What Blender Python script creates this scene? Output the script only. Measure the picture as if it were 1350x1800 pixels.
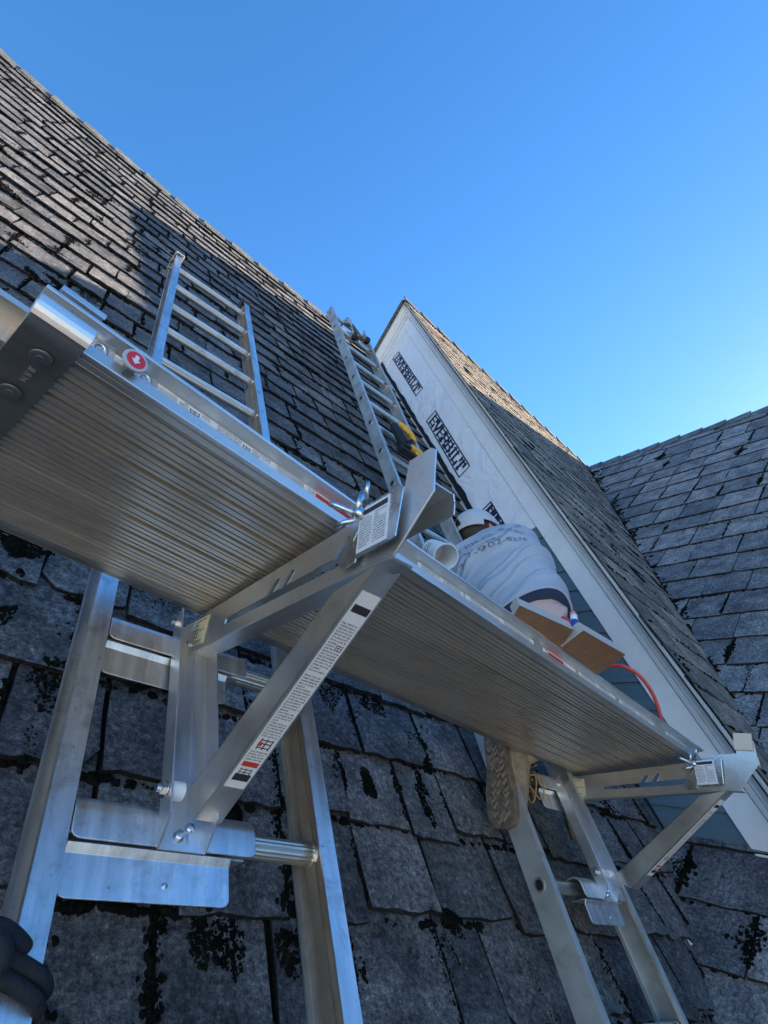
import bpy, bmesh, math, random
from mathutils import Vector, Matrix, noise
from math import sin, cos, pi, radians, sqrt
random.seed(7)
for o in list(bpy.data.objects): bpy.data.objects.remove(o)
SC = bpy.context.scene
COL = SC.collection
# ------------------------------------------------------------------ camera
F, CX, CY = 1007., 675., 900.          # focal length and centre in photo pixels
XA = Vector((1425, 800, F)).normalized()                 # world X (along the ridge) in camera axes
YA = Vector((-905, -(F*F-1425*905)/800, F)).normalized() # world Y (into the roof)
ZA = XA.cross(YA)
R3 = Matrix((XA, YA, ZA))
def ray(px, py): return (R3 @ Vector((px-CX, py-CY, F))).normalized()
def hit(px, py, n, d):
    r = ray(px, py); return r*(d/n.dot(r))
cam = bpy.data.cameras.new('camera'); co = bpy.data.objects.new('camera', cam); COL.objects.link(co)
cam.sensor_fit = 'HORIZONTAL'; cam.sensor_width = 36; cam.lens = F/1350*36
cam.clip_start = .02; cam.clip_end = 3000
right = R3 @ Vector((1,0,0)); up = R3 @ Vector((0,-1,0)); back = R3 @ Vector((0,0,-1))
co.matrix_world = Matrix((right, up, back)).transposed().to_4x4()
SC.camera = co
# ------------------------------------------------------------------ light
SUNV = Vector((1, 0.0, .47)).normalized()     # towards the sun
EL = math.asin(SUNV.z); AZ = math.atan2(SUNV.x, SUNV.y)
w = bpy.data.worlds.new('World'); SC.world = w; w.use_nodes = True
nt = w.node_tree; bg = nt.nodes['Background']
sky = nt.nodes.new('ShaderNodeTexSky'); sky.sky_type = 'NISHITA'; sky.sun_disc = False
sky.sun_elevation = EL; sky.sun_rotation = AZ; sky.air_density = 1.0; sky.dust_density = .15; sky.ozone_density = 2.5
hsv = nt.nodes.new('ShaderNodeHueSaturation'); hsv.inputs['Saturation'].default_value = 1.26
tint = nt.nodes.new('ShaderNodeMix'); tint.data_type = 'RGBA'; tint.blend_type = 'MULTIPLY'; tint.inputs[0].default_value = 1; tint.inputs[7].default_value = (.90, .93, .98, 1)
nt.links.new(sky.outputs[0], hsv.inputs['Color']); nt.links.new(hsv.outputs[0], tint.inputs[6]); nt.links.new(tint.outputs[2], bg.inputs[0]); bg.inputs[1].default_value = .09
sun = bpy.data.lights.new('sun', 'SUN'); sun.energy = 5.0; sun.angle = radians(.5); sun.color = (1, .82, .60)
so = bpy.data.objects.new('sun', sun); COL.objects.link(so)
so.rotation_euler = (-SUNV).to_track_quat('-Z', 'Y').to_euler()
vs = SC.view_settings; vs.view_transform = 'Standard'; vs.look = 'None'; vs.gamma = 1; vs.exposure = 2.05
SC.render.engine = 'CYCLES'; SC.cycles.max_bounces = 6

# ------------------------------------------------------------------ materials
def mat(name, base=(.5,.5,.5), rough=.5, metal=0., spec=.5):
    m = bpy.data.materials.new(name); m.use_nodes = True
    b = m.node_tree.nodes['Principled BSDF']
    b.inputs['Base Color'].default_value = (*base, 1); b.inputs['Roughness'].default_value = rough
    b.inputs['Metallic'].default_value = metal; b.inputs['Specular IOR Level'].default_value = spec
    return m
def N(m, t, **kw):
    n = m.node_tree.nodes.new(t)
    for k, v in kw.items():
        if k in n.inputs: n.inputs[k].default_value = v
        else: setattr(n, k, v)
    return n
def L(m, a, b): m.node_tree.links.new(a, b)
def B(m): return m.node_tree.nodes['Principled BSDF']
def coords(m, scale=(1,1,1), rot=(0,0,0), kind='Object'):
    tc = N(m, 'ShaderNodeTexCoord'); mp = N(m, 'ShaderNodeMapping')
    mp.inputs['Scale'].default_value = scale; mp.inputs['Rotation'].default_value = rot
    L(m, tc.outputs[kind], mp.inputs[0]); return mp.outputs[0]
def ramp(m, src, stops):
    r = N(m, 'ShaderNodeValToRGB'); e = r.color_ramp.elements
    while len(e) < len(stops): e.new(.5)
    for i, (p, c) in enumerate(stops):
        e[i].position = p; e[i].color = (*c, 1) if len(c) == 3 else c
    L(m, src, r.inputs[0]); return r.outputs[0]
def nz(m, vec, scale, detail=4, rough=.6, dist=0):
    n = N(m, 'ShaderNodeTexNoise', Scale=scale, Detail=detail, Roughness=rough, Distortion=dist)
    L(m, vec, n.inputs['Vector']); return n.outputs['Fac']
def mix(m, f, a, b, typ='MIX'):
    n = N(m, 'ShaderNodeMix'); n.data_type = 'RGBA'; n.blend_type = typ
    for k, v in ((0, f), (6, a), (7, b)):
        if hasattr(v, 'links'): L(m, v, n.inputs[k])
        else: n.inputs[k].default_value = v if k == 0 else (*v, 1)
    return n.outputs[2]
def bump(m, h, strength=.5, dist=.002, prev=None):
    b = N(m, 'ShaderNodeBump', Strength=strength, Distance=dist); L(m, h, b.inputs['Height'])
    if prev: L(m, prev, b.inputs['Normal'])
    L(m, b.outputs[0], B(m).inputs['Normal']); return b.outputs[0]

def slate_mat(name, dark, light, lich, lam=.5, stretch=(1,1,1), lk=0.5, along=(1,1,1)):
    m = mat(name, rough=.85, spec=.3)
    v = coords(m)
    at = N(m, 'ShaderNodeAttribute'); at.attribute_name = 'tone'
    sep = N(m, 'ShaderNodeSeparateColor'); L(m, at.outputs['Color'], sep.inputs[0])
    # shift the pattern per slate
    add = N(m, 'ShaderNodeVectorMath', operation='MULTIPLY_ADD'); L(m, at.outputs['Color'], add.inputs[0]); add.inputs[1].default_value = (7, 7, 7); L(m, v, add.inputs[2])
    vv = add.outputs[0]
    n1 = nz(m, vv, 7, 6, .7, .3); n2 = nz(m, vv, 75, 8, .8); n3 = nz(m, vv, 26, 3, .6, .8); n6 = nz(m, vv, 310, 3, .7)
    c = ramp(m, n1, [(.32, dark), (.68, light)])
    c2 = ramp(m, n2, [(.36, (0.24,.26,.30)), (.50, (.88,.88,.9)), (.64, (1.9,1.86,1.8))])
    c = mix(m, 1, c, c2, 'MULTIPLY')
    c = mix(m, 1, c, ramp(m, n6, [(.38, (.74,.75,.76)), (.5, (.98,.98,.98)), (.62, (1.4,1.38,1.36))]), 'MULTIPLY')
    t = ramp(m, sep.outputs[0], [(0, (.62,.64,.68)), (1, (1.3,1.26,1.22))])
    c = mix(m, 1, c, t, 'MULTIPLY')
    lm = ramp(m, n3, [(.55 if lk > .6 else .62, (0,0,0)), (.72, (1,1,1))])
    gate = ramp(m, n2, [(.5, (0,0,0)), (.6, (lk, lk, lk))])
    mm = mix(m, 1, lm, gate, 'MULTIPLY')
    c = mix(m, mm, c, lich)
    # dark algae blotches
    n5 = nz(m, vv, 17, 5, .7, .5)
    dk = ramp(m, n5, [(.60, (0,0,0)), (.70, (.75,.75,.75))])
    c = mix(m, dk, c, tuple(x*.22 for x in dark))
    ea = ramp(m, at.outputs['Alpha'], [(0, (.16,.16,.15)), (1, (1,1,1))])  # butt and side faces darkened: shade under each course painted in, plus algae
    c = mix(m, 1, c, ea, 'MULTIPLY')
    L(m, c, B(m).inputs['Base Color'])
    hs = coords(m, stretch, along)
    n4 = nz(m, hs, 34, 8, .7, .6)
    b1 = bump(m, n4, lam, .012)
    bump(m, n2, .7, .006, b1)
    return m
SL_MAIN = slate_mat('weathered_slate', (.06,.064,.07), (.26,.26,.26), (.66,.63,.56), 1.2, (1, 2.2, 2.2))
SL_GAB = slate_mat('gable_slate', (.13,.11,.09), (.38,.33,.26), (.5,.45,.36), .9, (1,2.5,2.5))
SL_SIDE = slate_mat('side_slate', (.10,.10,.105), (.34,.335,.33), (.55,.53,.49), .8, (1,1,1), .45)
UNDER = mat('roof_underlay', (.008,.009,.008), .95)
FELT = mat('tar_felt', (.012,.013,.016), .55)
MOSS = mat('dark_moss', (.012,.014,.008), .95, 0, .1)
_v = coords(MOSS); _n = nz(MOSS, _v, 30, 3); L(MOSS, ramp(MOSS, _n, [(.4, (.004,.005,.004)), (.64, (.011,.011,.008)), (.82, (.06,.04,.018))]), B(MOSS).inputs['Base Color'])
bump(MOSS, nz(MOSS, _v, 220, 3), 1, .004)

def metal(name, base, rough=.38, streak=(1,1,1), amt=.25, dirt=.3, met=1.0, dcol=(.18,.15,.11), sscale=40):
    m = mat(name, base, rough, met)
    v = coords(m, streak); n = nz(m, v, sscale, 6, .65)
    v2 = coords(m); n2 = nz(m, v2, 14, 6, .7, .4); n3 = nz(m, v2, 90, 4, .7)
    c = ramp(m, n, [(.3, tuple(x*(1-amt) for x in base)), (.7, tuple(min(1, x*(1+amt*.5)) for x in base))])
    dm = ramp(m, n2, [(.52, (0,0,0)), (.75, (dirt,)*3)])
    c = mix(m, dm, c, dcol)
    sp = ramp(m, n3, [(.66, (0,0,0)), (.74, (dirt*1.3,)*3)])
    c = mix(m, sp, c, tuple(x*.6 for x in dcol))
    v5 = coords(m, (1, .25, .6), (.3,.7,.2)); sc5 = nz(m, v5, 160, 2, .5, 3.5)
    c = mix(m, ramp(m, sc5, [(.70, (0,0,0)), (.72, (.5,.5,.5)), (.735, (0,0,0))]), c, tuple(min(1, x*1.25) for x in base))
    c = mix(m, ramp(m, sc5, [(.30, (.45,.45,.45)), (.315, (0,0,0))]), c, tuple(x*.55 for x in base))
    L(m, c, B(m).inputs['Base Color'])
    r = ramp(m, n, [(.25, (rough-.08,)*3), (.75, (rough+.14,)*3)])
    L(m, r, B(m).inputs['Roughness'])
    bump(m, n, .12, .001)
    return m
AL_LAD = metal('ladder_aluminium', (.83,.84,.85), .38, (1,.10,.10), .30, .6, .95)
AL_WEB = metal('brown_rail_web', (.36,.29,.22), .55, (1,.08,.08), .45, .7, .3, dcol=(.16,.12,.09), sscale=60)  # web browner and duller than the flanges
AL_LAD_OLD = metal('oxidised_ladder_aluminium', (.62,.63,.61), .5, (1,.15,.15), .25, .5, .75)
AL_RUNG = metal('ridged_rung_aluminium', (.78,.76,.69), .36, (.1,1,1), .25, .5)
AL_PLK = metal('plank_aluminium', (.77,.725,.65), .33, (.03,1,1), .12, .16, .75, sscale=18)
AL_RAIL = metal('plank_rail_aluminium', (.88,.86,.82), .34, (.1,1,1), .12, .12, .9)
AL_JACK = metal('jack_aluminium', (.82,.805,.77), .32, (1,.12,.12), .16, .25, .9, sscale=60)
AL_UP = metal('upright_aluminium', (.74,.77,.82), .36, (1,.12,.12), .16, .2, .95, sscale=60)
AL_BRACE = metal('brace_aluminium', (.82,.78,.70), .31, (1,.15,.15), .16, .22, .9, sscale=60)
ZINC = metal('zinc_plated_steel', (.72,.76,.80), .25, (1,1,1), .2, .2)
STEEL_DK = metal('dull_band_steel', (.17,.19,.21), .42, (.2,1,1), .2, .25, .4)
WHITE = mat('painted_trim', (.84,.85,.86), .42)
_v = coords(WHITE, (1,1,1)); _n = nz(WHITE, _v, 7, 6, .7); L(WHITE, ramp(WHITE, _n, [(.3, (.78,.78,.76)), (.6, (.86,.87,.88)), (.8,(.80,.79,.74))]), B(WHITE).inputs['Base Color'])
bump(WHITE, nz(WHITE, _v, 60, 5), .25, .002)
WRAP = mat('house_wrap', (.84,.86,.90), .36)
SIDING = mat('blue_grey_siding', (.085,.145,.19), .6)
_v = coords(SIDING, (1,.08,1)); _n = nz(SIDING, _v, 60, 5, .6); L(SIDING, ramp(SIDING, _n, [(.3, (.085,.145,.185)), (.7, (.11,.175,.22))]), B(SIDING).inputs['Base Color'])
bump(SIDING, _n, .35, .0015)
PAPER = mat('sticker_paper', (.80,.81,.82), .45)
INK = mat('sticker_ink', (.03,.03,.035), .6)
INKBLUE = mat('wrap_ink', (.012,.02,.055), .5)
REDINK = mat('red_ink', (.62,.05,.03), .5)
YELINK = mat('yellow_ink', (.62,.52,.05), .5)
CREAM = mat('cream_sticker', (.72,.69,.52), .5)
REDPL = mat('red_button_plastic', (.68,.03,.05), .35)
GREYPL = mat('grey_plastic', (.5,.52,.55), .45)
WHPL = mat('white_plastic', (.8,.84,.86), .35)
BLK = mat('black_rubber', (.012,.014,.018), .65)
ROPE = mat('black_strap', (.009,.012,.018), .75)
_v = coords(ROPE); _n = nz(ROPE, _v, 900, 2); b_1 = bump(ROPE, _n, .4, .0015); bump(ROPE, nz(ROPE, _v, 45, 4, .6, 1.5), .5, .006, b_1)
YEL = mat('yellow_plastic', (.72,.40,.04), .45)
CORD = mat('orange_cord', (.75,.07,.035), .4)
SHIRT = mat('grey_cotton', (.42,.45,.50), .9, 0, .2)
_v = coords(SHIRT); _n = nz(SHIRT, _v, 300, 4); L(SHIRT, ramp(SHIRT, _n, [(.3, (.36,.39,.44)), (.7, (.47,.50,.56))]), B(SHIRT).inputs['Base Color'])
bump(SHIRT, nz(SHIRT, _v, 500, 2), .3, .001)
CAPM = mat('cap_cloth', (.50,.52,.54), .9, 0, .2)
_v = coords(CAPM); bump(CAPM, nz(CAPM, _v, 22, 4, .6, 1.5), .6, .01)
CAPB = mat('cap_brim_cloth', (.22,.22,.23), .85)
HAIR = mat('dark_hair', (.045,.028,.02), .7)
SKIN = mat('skin', (.62,.40,.33), .5); B(SKIN).inputs['Subsurface Weight'].default_value = .08
DARKC = mat('navy_waistband', (.018,.026,.055), .8)
REDC = mat('red_cloth', (.62,.08,.10), .8)
PANTS = mat('brown_trousers', (.16,.11,.075), .9)
BOOTM = mat('tan_boot_leather', (.3,.23,.16), .7)
_v = coords(BOOTM); _n = nz(BOOTM, _v, 30, 6, .7); L(BOOTM, ramp(BOOTM, _n, [(.3, (.17,.13,.10)), (.7, (.44,.34,.24))]), B(BOOTM).inputs['Base Color']); bump(BOOTM, _n, .5, .004)
SOLE = mat('muddy_sole', (.09,.075,.06), .85)
_v = coords(SOLE); _n = nz(SOLE, _v, 40, 6, .7); L(SOLE, ramp(SOLE, _n, [(.35, (.08,.065,.055)), (.7, (.24,.185,.135))]), B(SOLE).inputs['Base Color']); bump(SOLE, _n, .6, .004)
TREADM = mat('dried_mud_tread', (.25,.205,.155), .9)
LACE = mat('tan_lace', (.42,.27,.10), .8)
BRDF = mat('board_brown_face', (.30,.17,.09), .65)
_v = coords(BRDF, (1,.3,1)); _n = nz(BRDF, _v, 40, 5); L(BRDF, ramp(BRDF, _n, [(.3, (.24,.135,.07)), (.7, (.33,.19,.105))]), B(BRDF).inputs['Base Color'])
BRDE = mat('board_grey_edge', (.48,.46,.42), .85)
_v = coords(BRDE); bump(BRDE, nz(BRDE, _v, 120, 5), .7, .003)
WOOD = mat('raw_wood', (.40,.27,.13), .8)
PAINTED = mat('flaked_paint', (.75,.74,.72), .7)
GROUNDM = mat('autumn_lawn', (.40,.35,.27), .95, 0, .1)
_v = coords(GROUNDM); _n = nz(GROUNDM, _v, .6, 8, .7); L(GROUNDM, ramp(GROUNDM, _n, [(.3, (.36,.31,.23)), (.7, (.52,.45,.35))]), B(GROUNDM).inputs['Base Color'])
HWALL = mat('clapboard_wall', (.30,.33,.36), .7)

# ------------------------------------------------------------------ object helpers
ORG = {}
def thing(name, label, cat, loc=(0,0,0), group=None, kind=None):
    o = bpy.data.objects.new(name, None); COL.objects.link(o); o.location = loc; o.empty_display_size = .1
    o['label'] = label; o['category'] = cat
    if group: o['group'] = group
    if kind: o['kind'] = kind
    ORG[o] = Vector(loc); return o
def obj(name, geo, m, parent=None, smooth=False, bev=0, label=None, segs=1):
    """geo = (verts, faces) in world space, linked as ONE mesh."""
    vv, ff = geo
    org = ORG.get(parent, Vector((0,0,0))) if parent else Vector((0,0,0))
    me = bpy.data.meshes.new(name)
    me.from_pydata([tuple(Vector(v)-org) for v in vv], [], ff); me.update()
    if m:
        for q in (m if isinstance(m, (list, tuple)) else [m]): me.materials.append(q)
    bm = bmesh.new(); bm.from_mesh(me); bmesh.ops.recalc_face_normals(bm, faces=bm.faces); bm.to_mesh(me); bm.free()
    if smooth:
        for p in me.polygons: p.use_smooth = True
    o = bpy.data.objects.new(name, me); COL.objects.link(o)
    if parent: o.parent = parent
    ORG[o] = org
    if bev:
        b = o.modifiers.new('bevel', 'BEVEL'); b.width = bev; b.segments = segs; b.limit_method = 'ANGLE'; b.angle_limit = radians(35)
        for p in me.polygons: p.use_smooth = True
        wn = o.modifiers.new('wn', 'WEIGHTED_NORMAL'); wn.keep_sharp = True
    if label: o['label'] = label
    return o
def tag(o, label, cat, group=None, kind=None):
    o['label'] = label; o['category'] = cat
    if group: o['group'] = group
    if kind: o['kind'] = kind
    return o
def rebase(o, base):
    """put a single-mesh thing's origin at its base"""
    base = Vector(base); o.data.transform(Matrix.Translation(-base)); o.location = base; ORG[o] = base; return o
def join(*gs):
    V, Fc = [], []
    for v, f in gs:
        k = len(V); V += list(v); Fc += [tuple(i+k for i in q) for q in f]
    return V, Fc
class Fr:
    """a frame: origin and three axes"""
    def __init__(s, o, x, y, z): s.o, s.x, s.y, s.z = Vector(o), Vector(x).normalized(), Vector(y).normalized(), Vector(z).normalized()
    def __call__(s, a, b, c): return s.o + s.x*a + s.y*b + s.z*c
    def at(s, a, b, c): return Fr(s(a,b,c), s.x, s.y, s.z)
def box(fr, x0, x1, y0, y1, z0, z1):
    v = [fr(x, y, z) for x in (x0, x1) for y in (y0, y1) for z in (z0, z1)]
    return v, [(0,1,3,2), (4,6,7,5), (0,4,5,1), (2,3,7,6), (0,2,6,4), (1,5,7,3)]
def prism(pts, vec):
    n = len(pts); vec = Vector(vec)
    v = [Vector(p) for p in pts] + [Vector(p)+vec for p in pts]
    return v, [tuple(range(n))[::-1], tuple(range(n, 2*n))] + [(i, (i+1) % n, n+(i+1) % n, n+i) for i in range(n)]
def strip(path, th):
    """closed 2D outline of an open polyline thickened by th to its left"""
    P = [Vector(p) for p in path]; out = []
    for i, p in enumerate(P):
        ns = []
        if i > 0: d = (p-P[i-1]).normalized(); ns.append(Vector((-d.y, d.x)))
        if i < len(P)-1: d = (P[i+1]-p).normalized(); ns.append(Vector((-d.y, d.x)))
        nn = sum(ns, Vector((0,0))); nn.normalize(); k = th/max(.35, nn.dot(ns[0]))
        out.append(p+nn*k)
    return [tuple(p) for p in P] + [tuple(p) for p in out[::-1]]
def tube(path, r, n=10, cap=True, squash=None):
    P = [Vector(p) for p in path]; V, Fc = [], []
    t0 = (P[1]-P[0]).normalized(); a = t0.orthogonal().normalized()
    for i, p in enumerate(P):
        t = (P[min(i+1, len(P)-1)]-P[max(i-1, 0)]).normalized()
        a = (a - t*a.dot(t)).normalized(); b = t.cross(a)
        rr = r[i] if isinstance(r, (list, tuple)) else r
        for k in range(n):
            an = 2*pi*k/n; V.append(p + a*cos(an)*rr + b*sin(an)*rr)
    for i in range(len(P)-1):
        for k in range(n): Fc.append((i*n+k, i*n+(k+1) % n, (i+1)*n+(k+1) % n, (i+1)*n+k))
    if cap: Fc += [tuple(range(n))[::-1], tuple(range((len(P)-1)*n, len(P)*n))]
    return V, Fc
def cyl(p, d, r, h, n=16, r2=None):
    p = Vector(p); d = Vector(d).normalized(); return tube([p, p+d*h], [r, r if r2 is None else r2], n)
def smoothpath(pts, k=6):
    P = [Vector(p) for p in pts]; out = []
    for i in range(len(P)-1):
        p0, p1, p2, p3 = P[max(i-1,0)], P[i], P[i+1], P[min(i+2, len(P)-1)]
        for j in range(k):
            t = j/k; out.append(.5*((2*p1)+(p2-p0)*t+(2*p0-5*p1+4*p2-p3)*t*t+(3*p1-p0-3*p2+p3)*t**3))
    out.append(P[-1]); return out
def bolt(fr, x, y, z, r=.007, h=.005, shaft=0):
    g = cyl(fr(x,y,z), fr.z, r, h, 6)
    return join(g, cyl(fr(x,y,z), fr.z, r*.62, h*1.9, 10)) if shaft else g
def label(parent, fr, w, h, rows=8, seed=1, paper=PAPER, head=None, red=None, cols=1, pad=.06, big=False, extra=None, name='sticker'):
    """a printed sticker: paper sheet with rows of tiny print. fr.x along the print, fr.y up, fr.z out."""
    rnd = random.Random(seed)
    st = obj(name, box(fr, 0, w, 0, h, 0, .0006), paper, parent)
    ink = []
    z0, z1 = .0006, .0008
    top = h*(1-pad)
    if head: ink.append(box(fr, w*pad, w*(1-pad), top-head*h, top, z0, z1)); top -= (head+.05)*h
    if red:
        r0, r1, rx0, rx1 = red
        obj('red_panel', box(fr, w*rx0, w*rx1, h*r0, h*r1, z0, z1), REDINK, st)
    rh = (top-h*pad)/rows
    for i in range(rows):
        y1 = top-i*rh; y0 = y1-rh*.50
        if rnd.random() < .06: continue
        for c in range(cols):
            xa = w*(pad+c*(1-pad)/cols); xb = w*((c+1)*(1-pad)/cols) - w*.01
            if rnd.random() < .2: xb = xa+(xb-xa)*rnd.uniform(.3, .8)
            x = xa
            while x < xb:
                nl = rnd.choice((2,3,4,5,6,7)); lw = rh*.30
                for q in range(nl):
                    if x+lw > xb: break
                    if red and rx0*w-.001 < x+lw and x < rx1*w and r0*h-rh*.3 < y1 and y0 < r1*h+rh*.3: x += lw*1.3; continue
                    if extra and any(ex0*w < x+lw and x < ex1*w and ey0*h < y1 and y0 < ey1*h for ex0, ex1, ey0, ey1 in extra): x += lw*1.3; continue
                    k = rnd.random(); hh = y1-y0; t = lw*.42
                    yt = y1+(hh*.25 if k < .2 else 0); yb = y0-(hh*.25 if .2 < k < .3 else 0)
                    ink.append(([fr(x, yb, z1), fr(x+t, yb, z1), fr(x+t, yt, z1), fr(x, yt, z1)], [(0,1,2,3)]))
                    if k > .25:
                        ym = rnd.choice((y0+hh*.05, y0+hh*.4, y1-hh*.3))
                        ink.append(([fr(x+t, ym, z1), fr(x+lw, ym, z1), fr(x+lw, ym+hh*.28, z1), fr(x+t, ym+hh*.28, z1)], [(0,1,2,3)]))
                    if k > .6: ink.append(([fr(x+lw*.72, y0, z1), fr(x+lw, y0, z1), fr(x+lw, y1, z1), fr(x+lw*.72, y1, z1)], [(0,1,2,3)]))
                    x += lw*1.3
                x += lw*.8
    if extra:
        for ex0, ex1, ey0, ey1 in extra:      # little ladder-and-plank diagrams
            x0, x1, y0, y1 = w*ex0, w*ex1, h*ey0, h*ey1; t = min(x1-x0, y1-y0)*.07
            for a in (.12, .45, .8): ink.append(box(fr, x0+(x1-x0)*a, x0+(x1-x0)*a+t, y0+(y1-y0)*.1, y1-(y1-y0)*.1, z0, z1))
            for a in (.2, .5, .75): ink.append(box(fr, x0+(x1-x0)*.12, x0+(x1-x0)*.8, y0+(y1-y0)*a, y0+(y1-y0)*a+t, z0, z1))
    if ink: obj('print', join(*ink), INK, st) if len(ink) < 9000 else None
    return st

# continuous body: skin-modifier skeleton
def skinned(name, pts, edges, root, m, parent, sub=2):
    org = ORG[parent]; me = bpy.data.meshes.new(name); me.from_pydata([tuple(Vector(p[0])-org) for p in pts], edges, [])
    o = bpy.data.objects.new(name, me); COL.objects.link(o); o.parent = parent; ORG[o] = org; me.materials.append(m)
    sm = o.modifiers.new('skin', 'SKIN'); sm.use_smooth_shade = True
    for i, p in enumerate(pts):
        s = me.skin_vertices[0].data[i]; r = p[1]; s.radius = r if isinstance(r, tuple) else (r, r); s.use_root = (i == root)
    su = o.modifiers.new('sub', 'SUBSURF'); su.levels = sub; su.render_levels = sub
    return o
# ------------------------------------------------------------------ key planes of the house
PITCH = radians(55); K = 1.06
SD = Vector((0, cos(PITCH), sin(PITCH)))           # up the main slope
ND = Vector((0, sin(PITCH), -cos(PITCH)))          # into the main roof
DM = 1.02*K; XW = 2.81
APEX = Vector((XW, 4.09, 5.27)); JN = hit(1034, 824, Vector((0,0,1)), 5.29)
PG = radians(57.1); GD = Vector((0, cos(PG), sin(PG)))
NG = (JN-APEX).cross(GD).normalized()
if NG.y > 0: NG = -NG                               # outward
DG = NG.dot(APEX)
Q3 = math.atan2(JN.z-.083, JN.x-2.79); N3 = Vector((-sin(Q3), 0, cos(Q3))); V3 = Vector((cos(Q3), 0, sin(Q3))); D3 = N3.dot(JN)

def slates(fr, u0, u1, rows, expo, wmin, wmax, seed, warp=None, top=None, rough=1., gap=.006, butt=.022, chips=.1, slope_j=.012):
    """slates laid in courses. fr.x along the courses, fr.y up the slope, fr.z out of the roof; rows=(v of lowest butt, number)."""
    rnd = random.Random(seed); V, Fc, tone = [], [], []; joints = []
    wf = warp or (lambda u, v: v)
    RL = rows if isinstance(rows, list) else [rows[0]+q*expo for q in range(rows[1]+1)]
    for r in range(len(RL)-1):
        v0 = RL[r]; expo = RL[r+1]-v0; u = u0 - rnd.random()*wmax
        while u < u1:
            wd = rnd.uniform(wmin, wmax); a, b = u+gap*rnd.uniform(.2,1.3), u+wd; dv = rnd.uniform(-slope_j, slope_j)*rough; tl = rnd.uniform(-.006, .006)*rough
            ln = expo+.05
            zb = butt*rnd.uniform(.75, 1.3); th = rnd.uniform(.009, .015)
            n = 7; tn = (rnd.random(), rnd.random(), rnd.random())
            joints.append((u, v0, r, expo))
            k = len(V)
            cut0 = rnd.uniform(.01,.05)*(rnd.random() < chips); cut1 = rnd.uniform(.01,.05)*(rnd.random() < chips)
            sa, sb = rnd.uniform(-.004,.004)*rough, rnd.uniform(-.004,.004)*rough
            for row in range(3):                   # bottom edge (jagged), mid, top
                for i in range(n):
                    f = i/(n-1); x = a+(b-a)*f
                    if row == 0: v = v0+dv+tl*f+rnd.uniform(-.0035,.0035)*rough+(cut0 if i == 0 else 0)+(cut1 if i == n-1 else 0)
                    elif row == 1: v = v0+expo*.5
                    else: v = v0+ln
                    if i == 0: x += sa*(1 if row else 0)
                    if i == n-1: x += sb*(1 if row else 0)
                    zt = zb*(1-(v-v0)/ln)+.002+(rnd.uniform(-.0012,.0012) if row < 2 else 0)
                    vv = wf(x, v)
                    V.append(fr(x, vv, zt+th*.5))
            for i in range(n):                     # underside of the butt
                x = a+(b-a)*i/(n-1); p = V[k+i]; V.append(p - fr.z*th - fr.y*rnd.uniform(-.001,.003))
            for i, side in ((0, 0), (n-1, 1)):
                V.append(V[k+2*n+i]-fr.z*th)
            fs = []
            for row in range(2):
                for i in range(n-1): fs.append((k+row*n+i, k+row*n+i+1, k+(row+1)*n+i+1, k+(row+1)*n+i))
            for i in range(n-1): fs.append((k+3*n+i, k+3*n+i+1, k+i+1, k+i))
            fs.append((k+3*n, k, k+n, k+2*n, k+4*n)); fs.append((k+3*n+n-1, k+4*n+1, k+2*n+n-1, k+n+n-1, k+n-1))
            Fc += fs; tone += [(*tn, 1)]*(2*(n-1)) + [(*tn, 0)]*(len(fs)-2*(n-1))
            u += wd
    return V, Fc, tone, joints
def slate_obj(name, data, m, parent, planes=()):
    V, Fc, tone, _ = data; org = ORG[parent]
    me = bpy.data.meshes.new(name); me.from_pydata([tuple(v-org) for v in V], [], Fc); me.update()
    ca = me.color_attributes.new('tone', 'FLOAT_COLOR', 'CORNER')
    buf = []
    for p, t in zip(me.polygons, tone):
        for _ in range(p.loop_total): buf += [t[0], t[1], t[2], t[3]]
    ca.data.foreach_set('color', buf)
    me.materials.append(m)
    if planes:
        bm = bmesh.new(); bm.from_mesh(me)
        for co_, no in planes:
            bmesh.ops.bisect_plane(bm, geom=bm.verts[:]+bm.edges[:]+bm.faces[:], plane_co=Vector(co_)-org, plane_no=no, clear_outer=True, dist=1e-5)
        bm.to_mesh(me); bm.free()
    o = bpy.data.objects.new(name, me); COL.objects.link(o); o.parent = parent; ORG[o] = org
    return o

# ================================================================== SETTING
house = thing('slate_roofed_house', 'old house with steep mossy slate roofs and a white-trimmed gable', 'house', (0, 3, -5.5))
MF = Fr(ND*DM, (1,0,0), SD, -ND)                    # main roof frame: u=X, v=up the slope, z out
SR = 7.25
def warpM(u, v):
    uu = max(-2.4, min(u, 2.81)); g = (max(v, 0)/SR)**2
    return v + g*(-.31*uu+.08*uu*uu - (0 if u > -2.4 else .5*(u+2.4)))
EXP = .2175
rows0 = .446*1.081 - 10*EXP
dM = slates(MF, -4.2, 2.83, (rows0, int((SR-.05-rows0)/EXP)+1), EXP, .15, .30, 3, warpM, rough=1.7, gap=.010, butt=.020)
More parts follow.
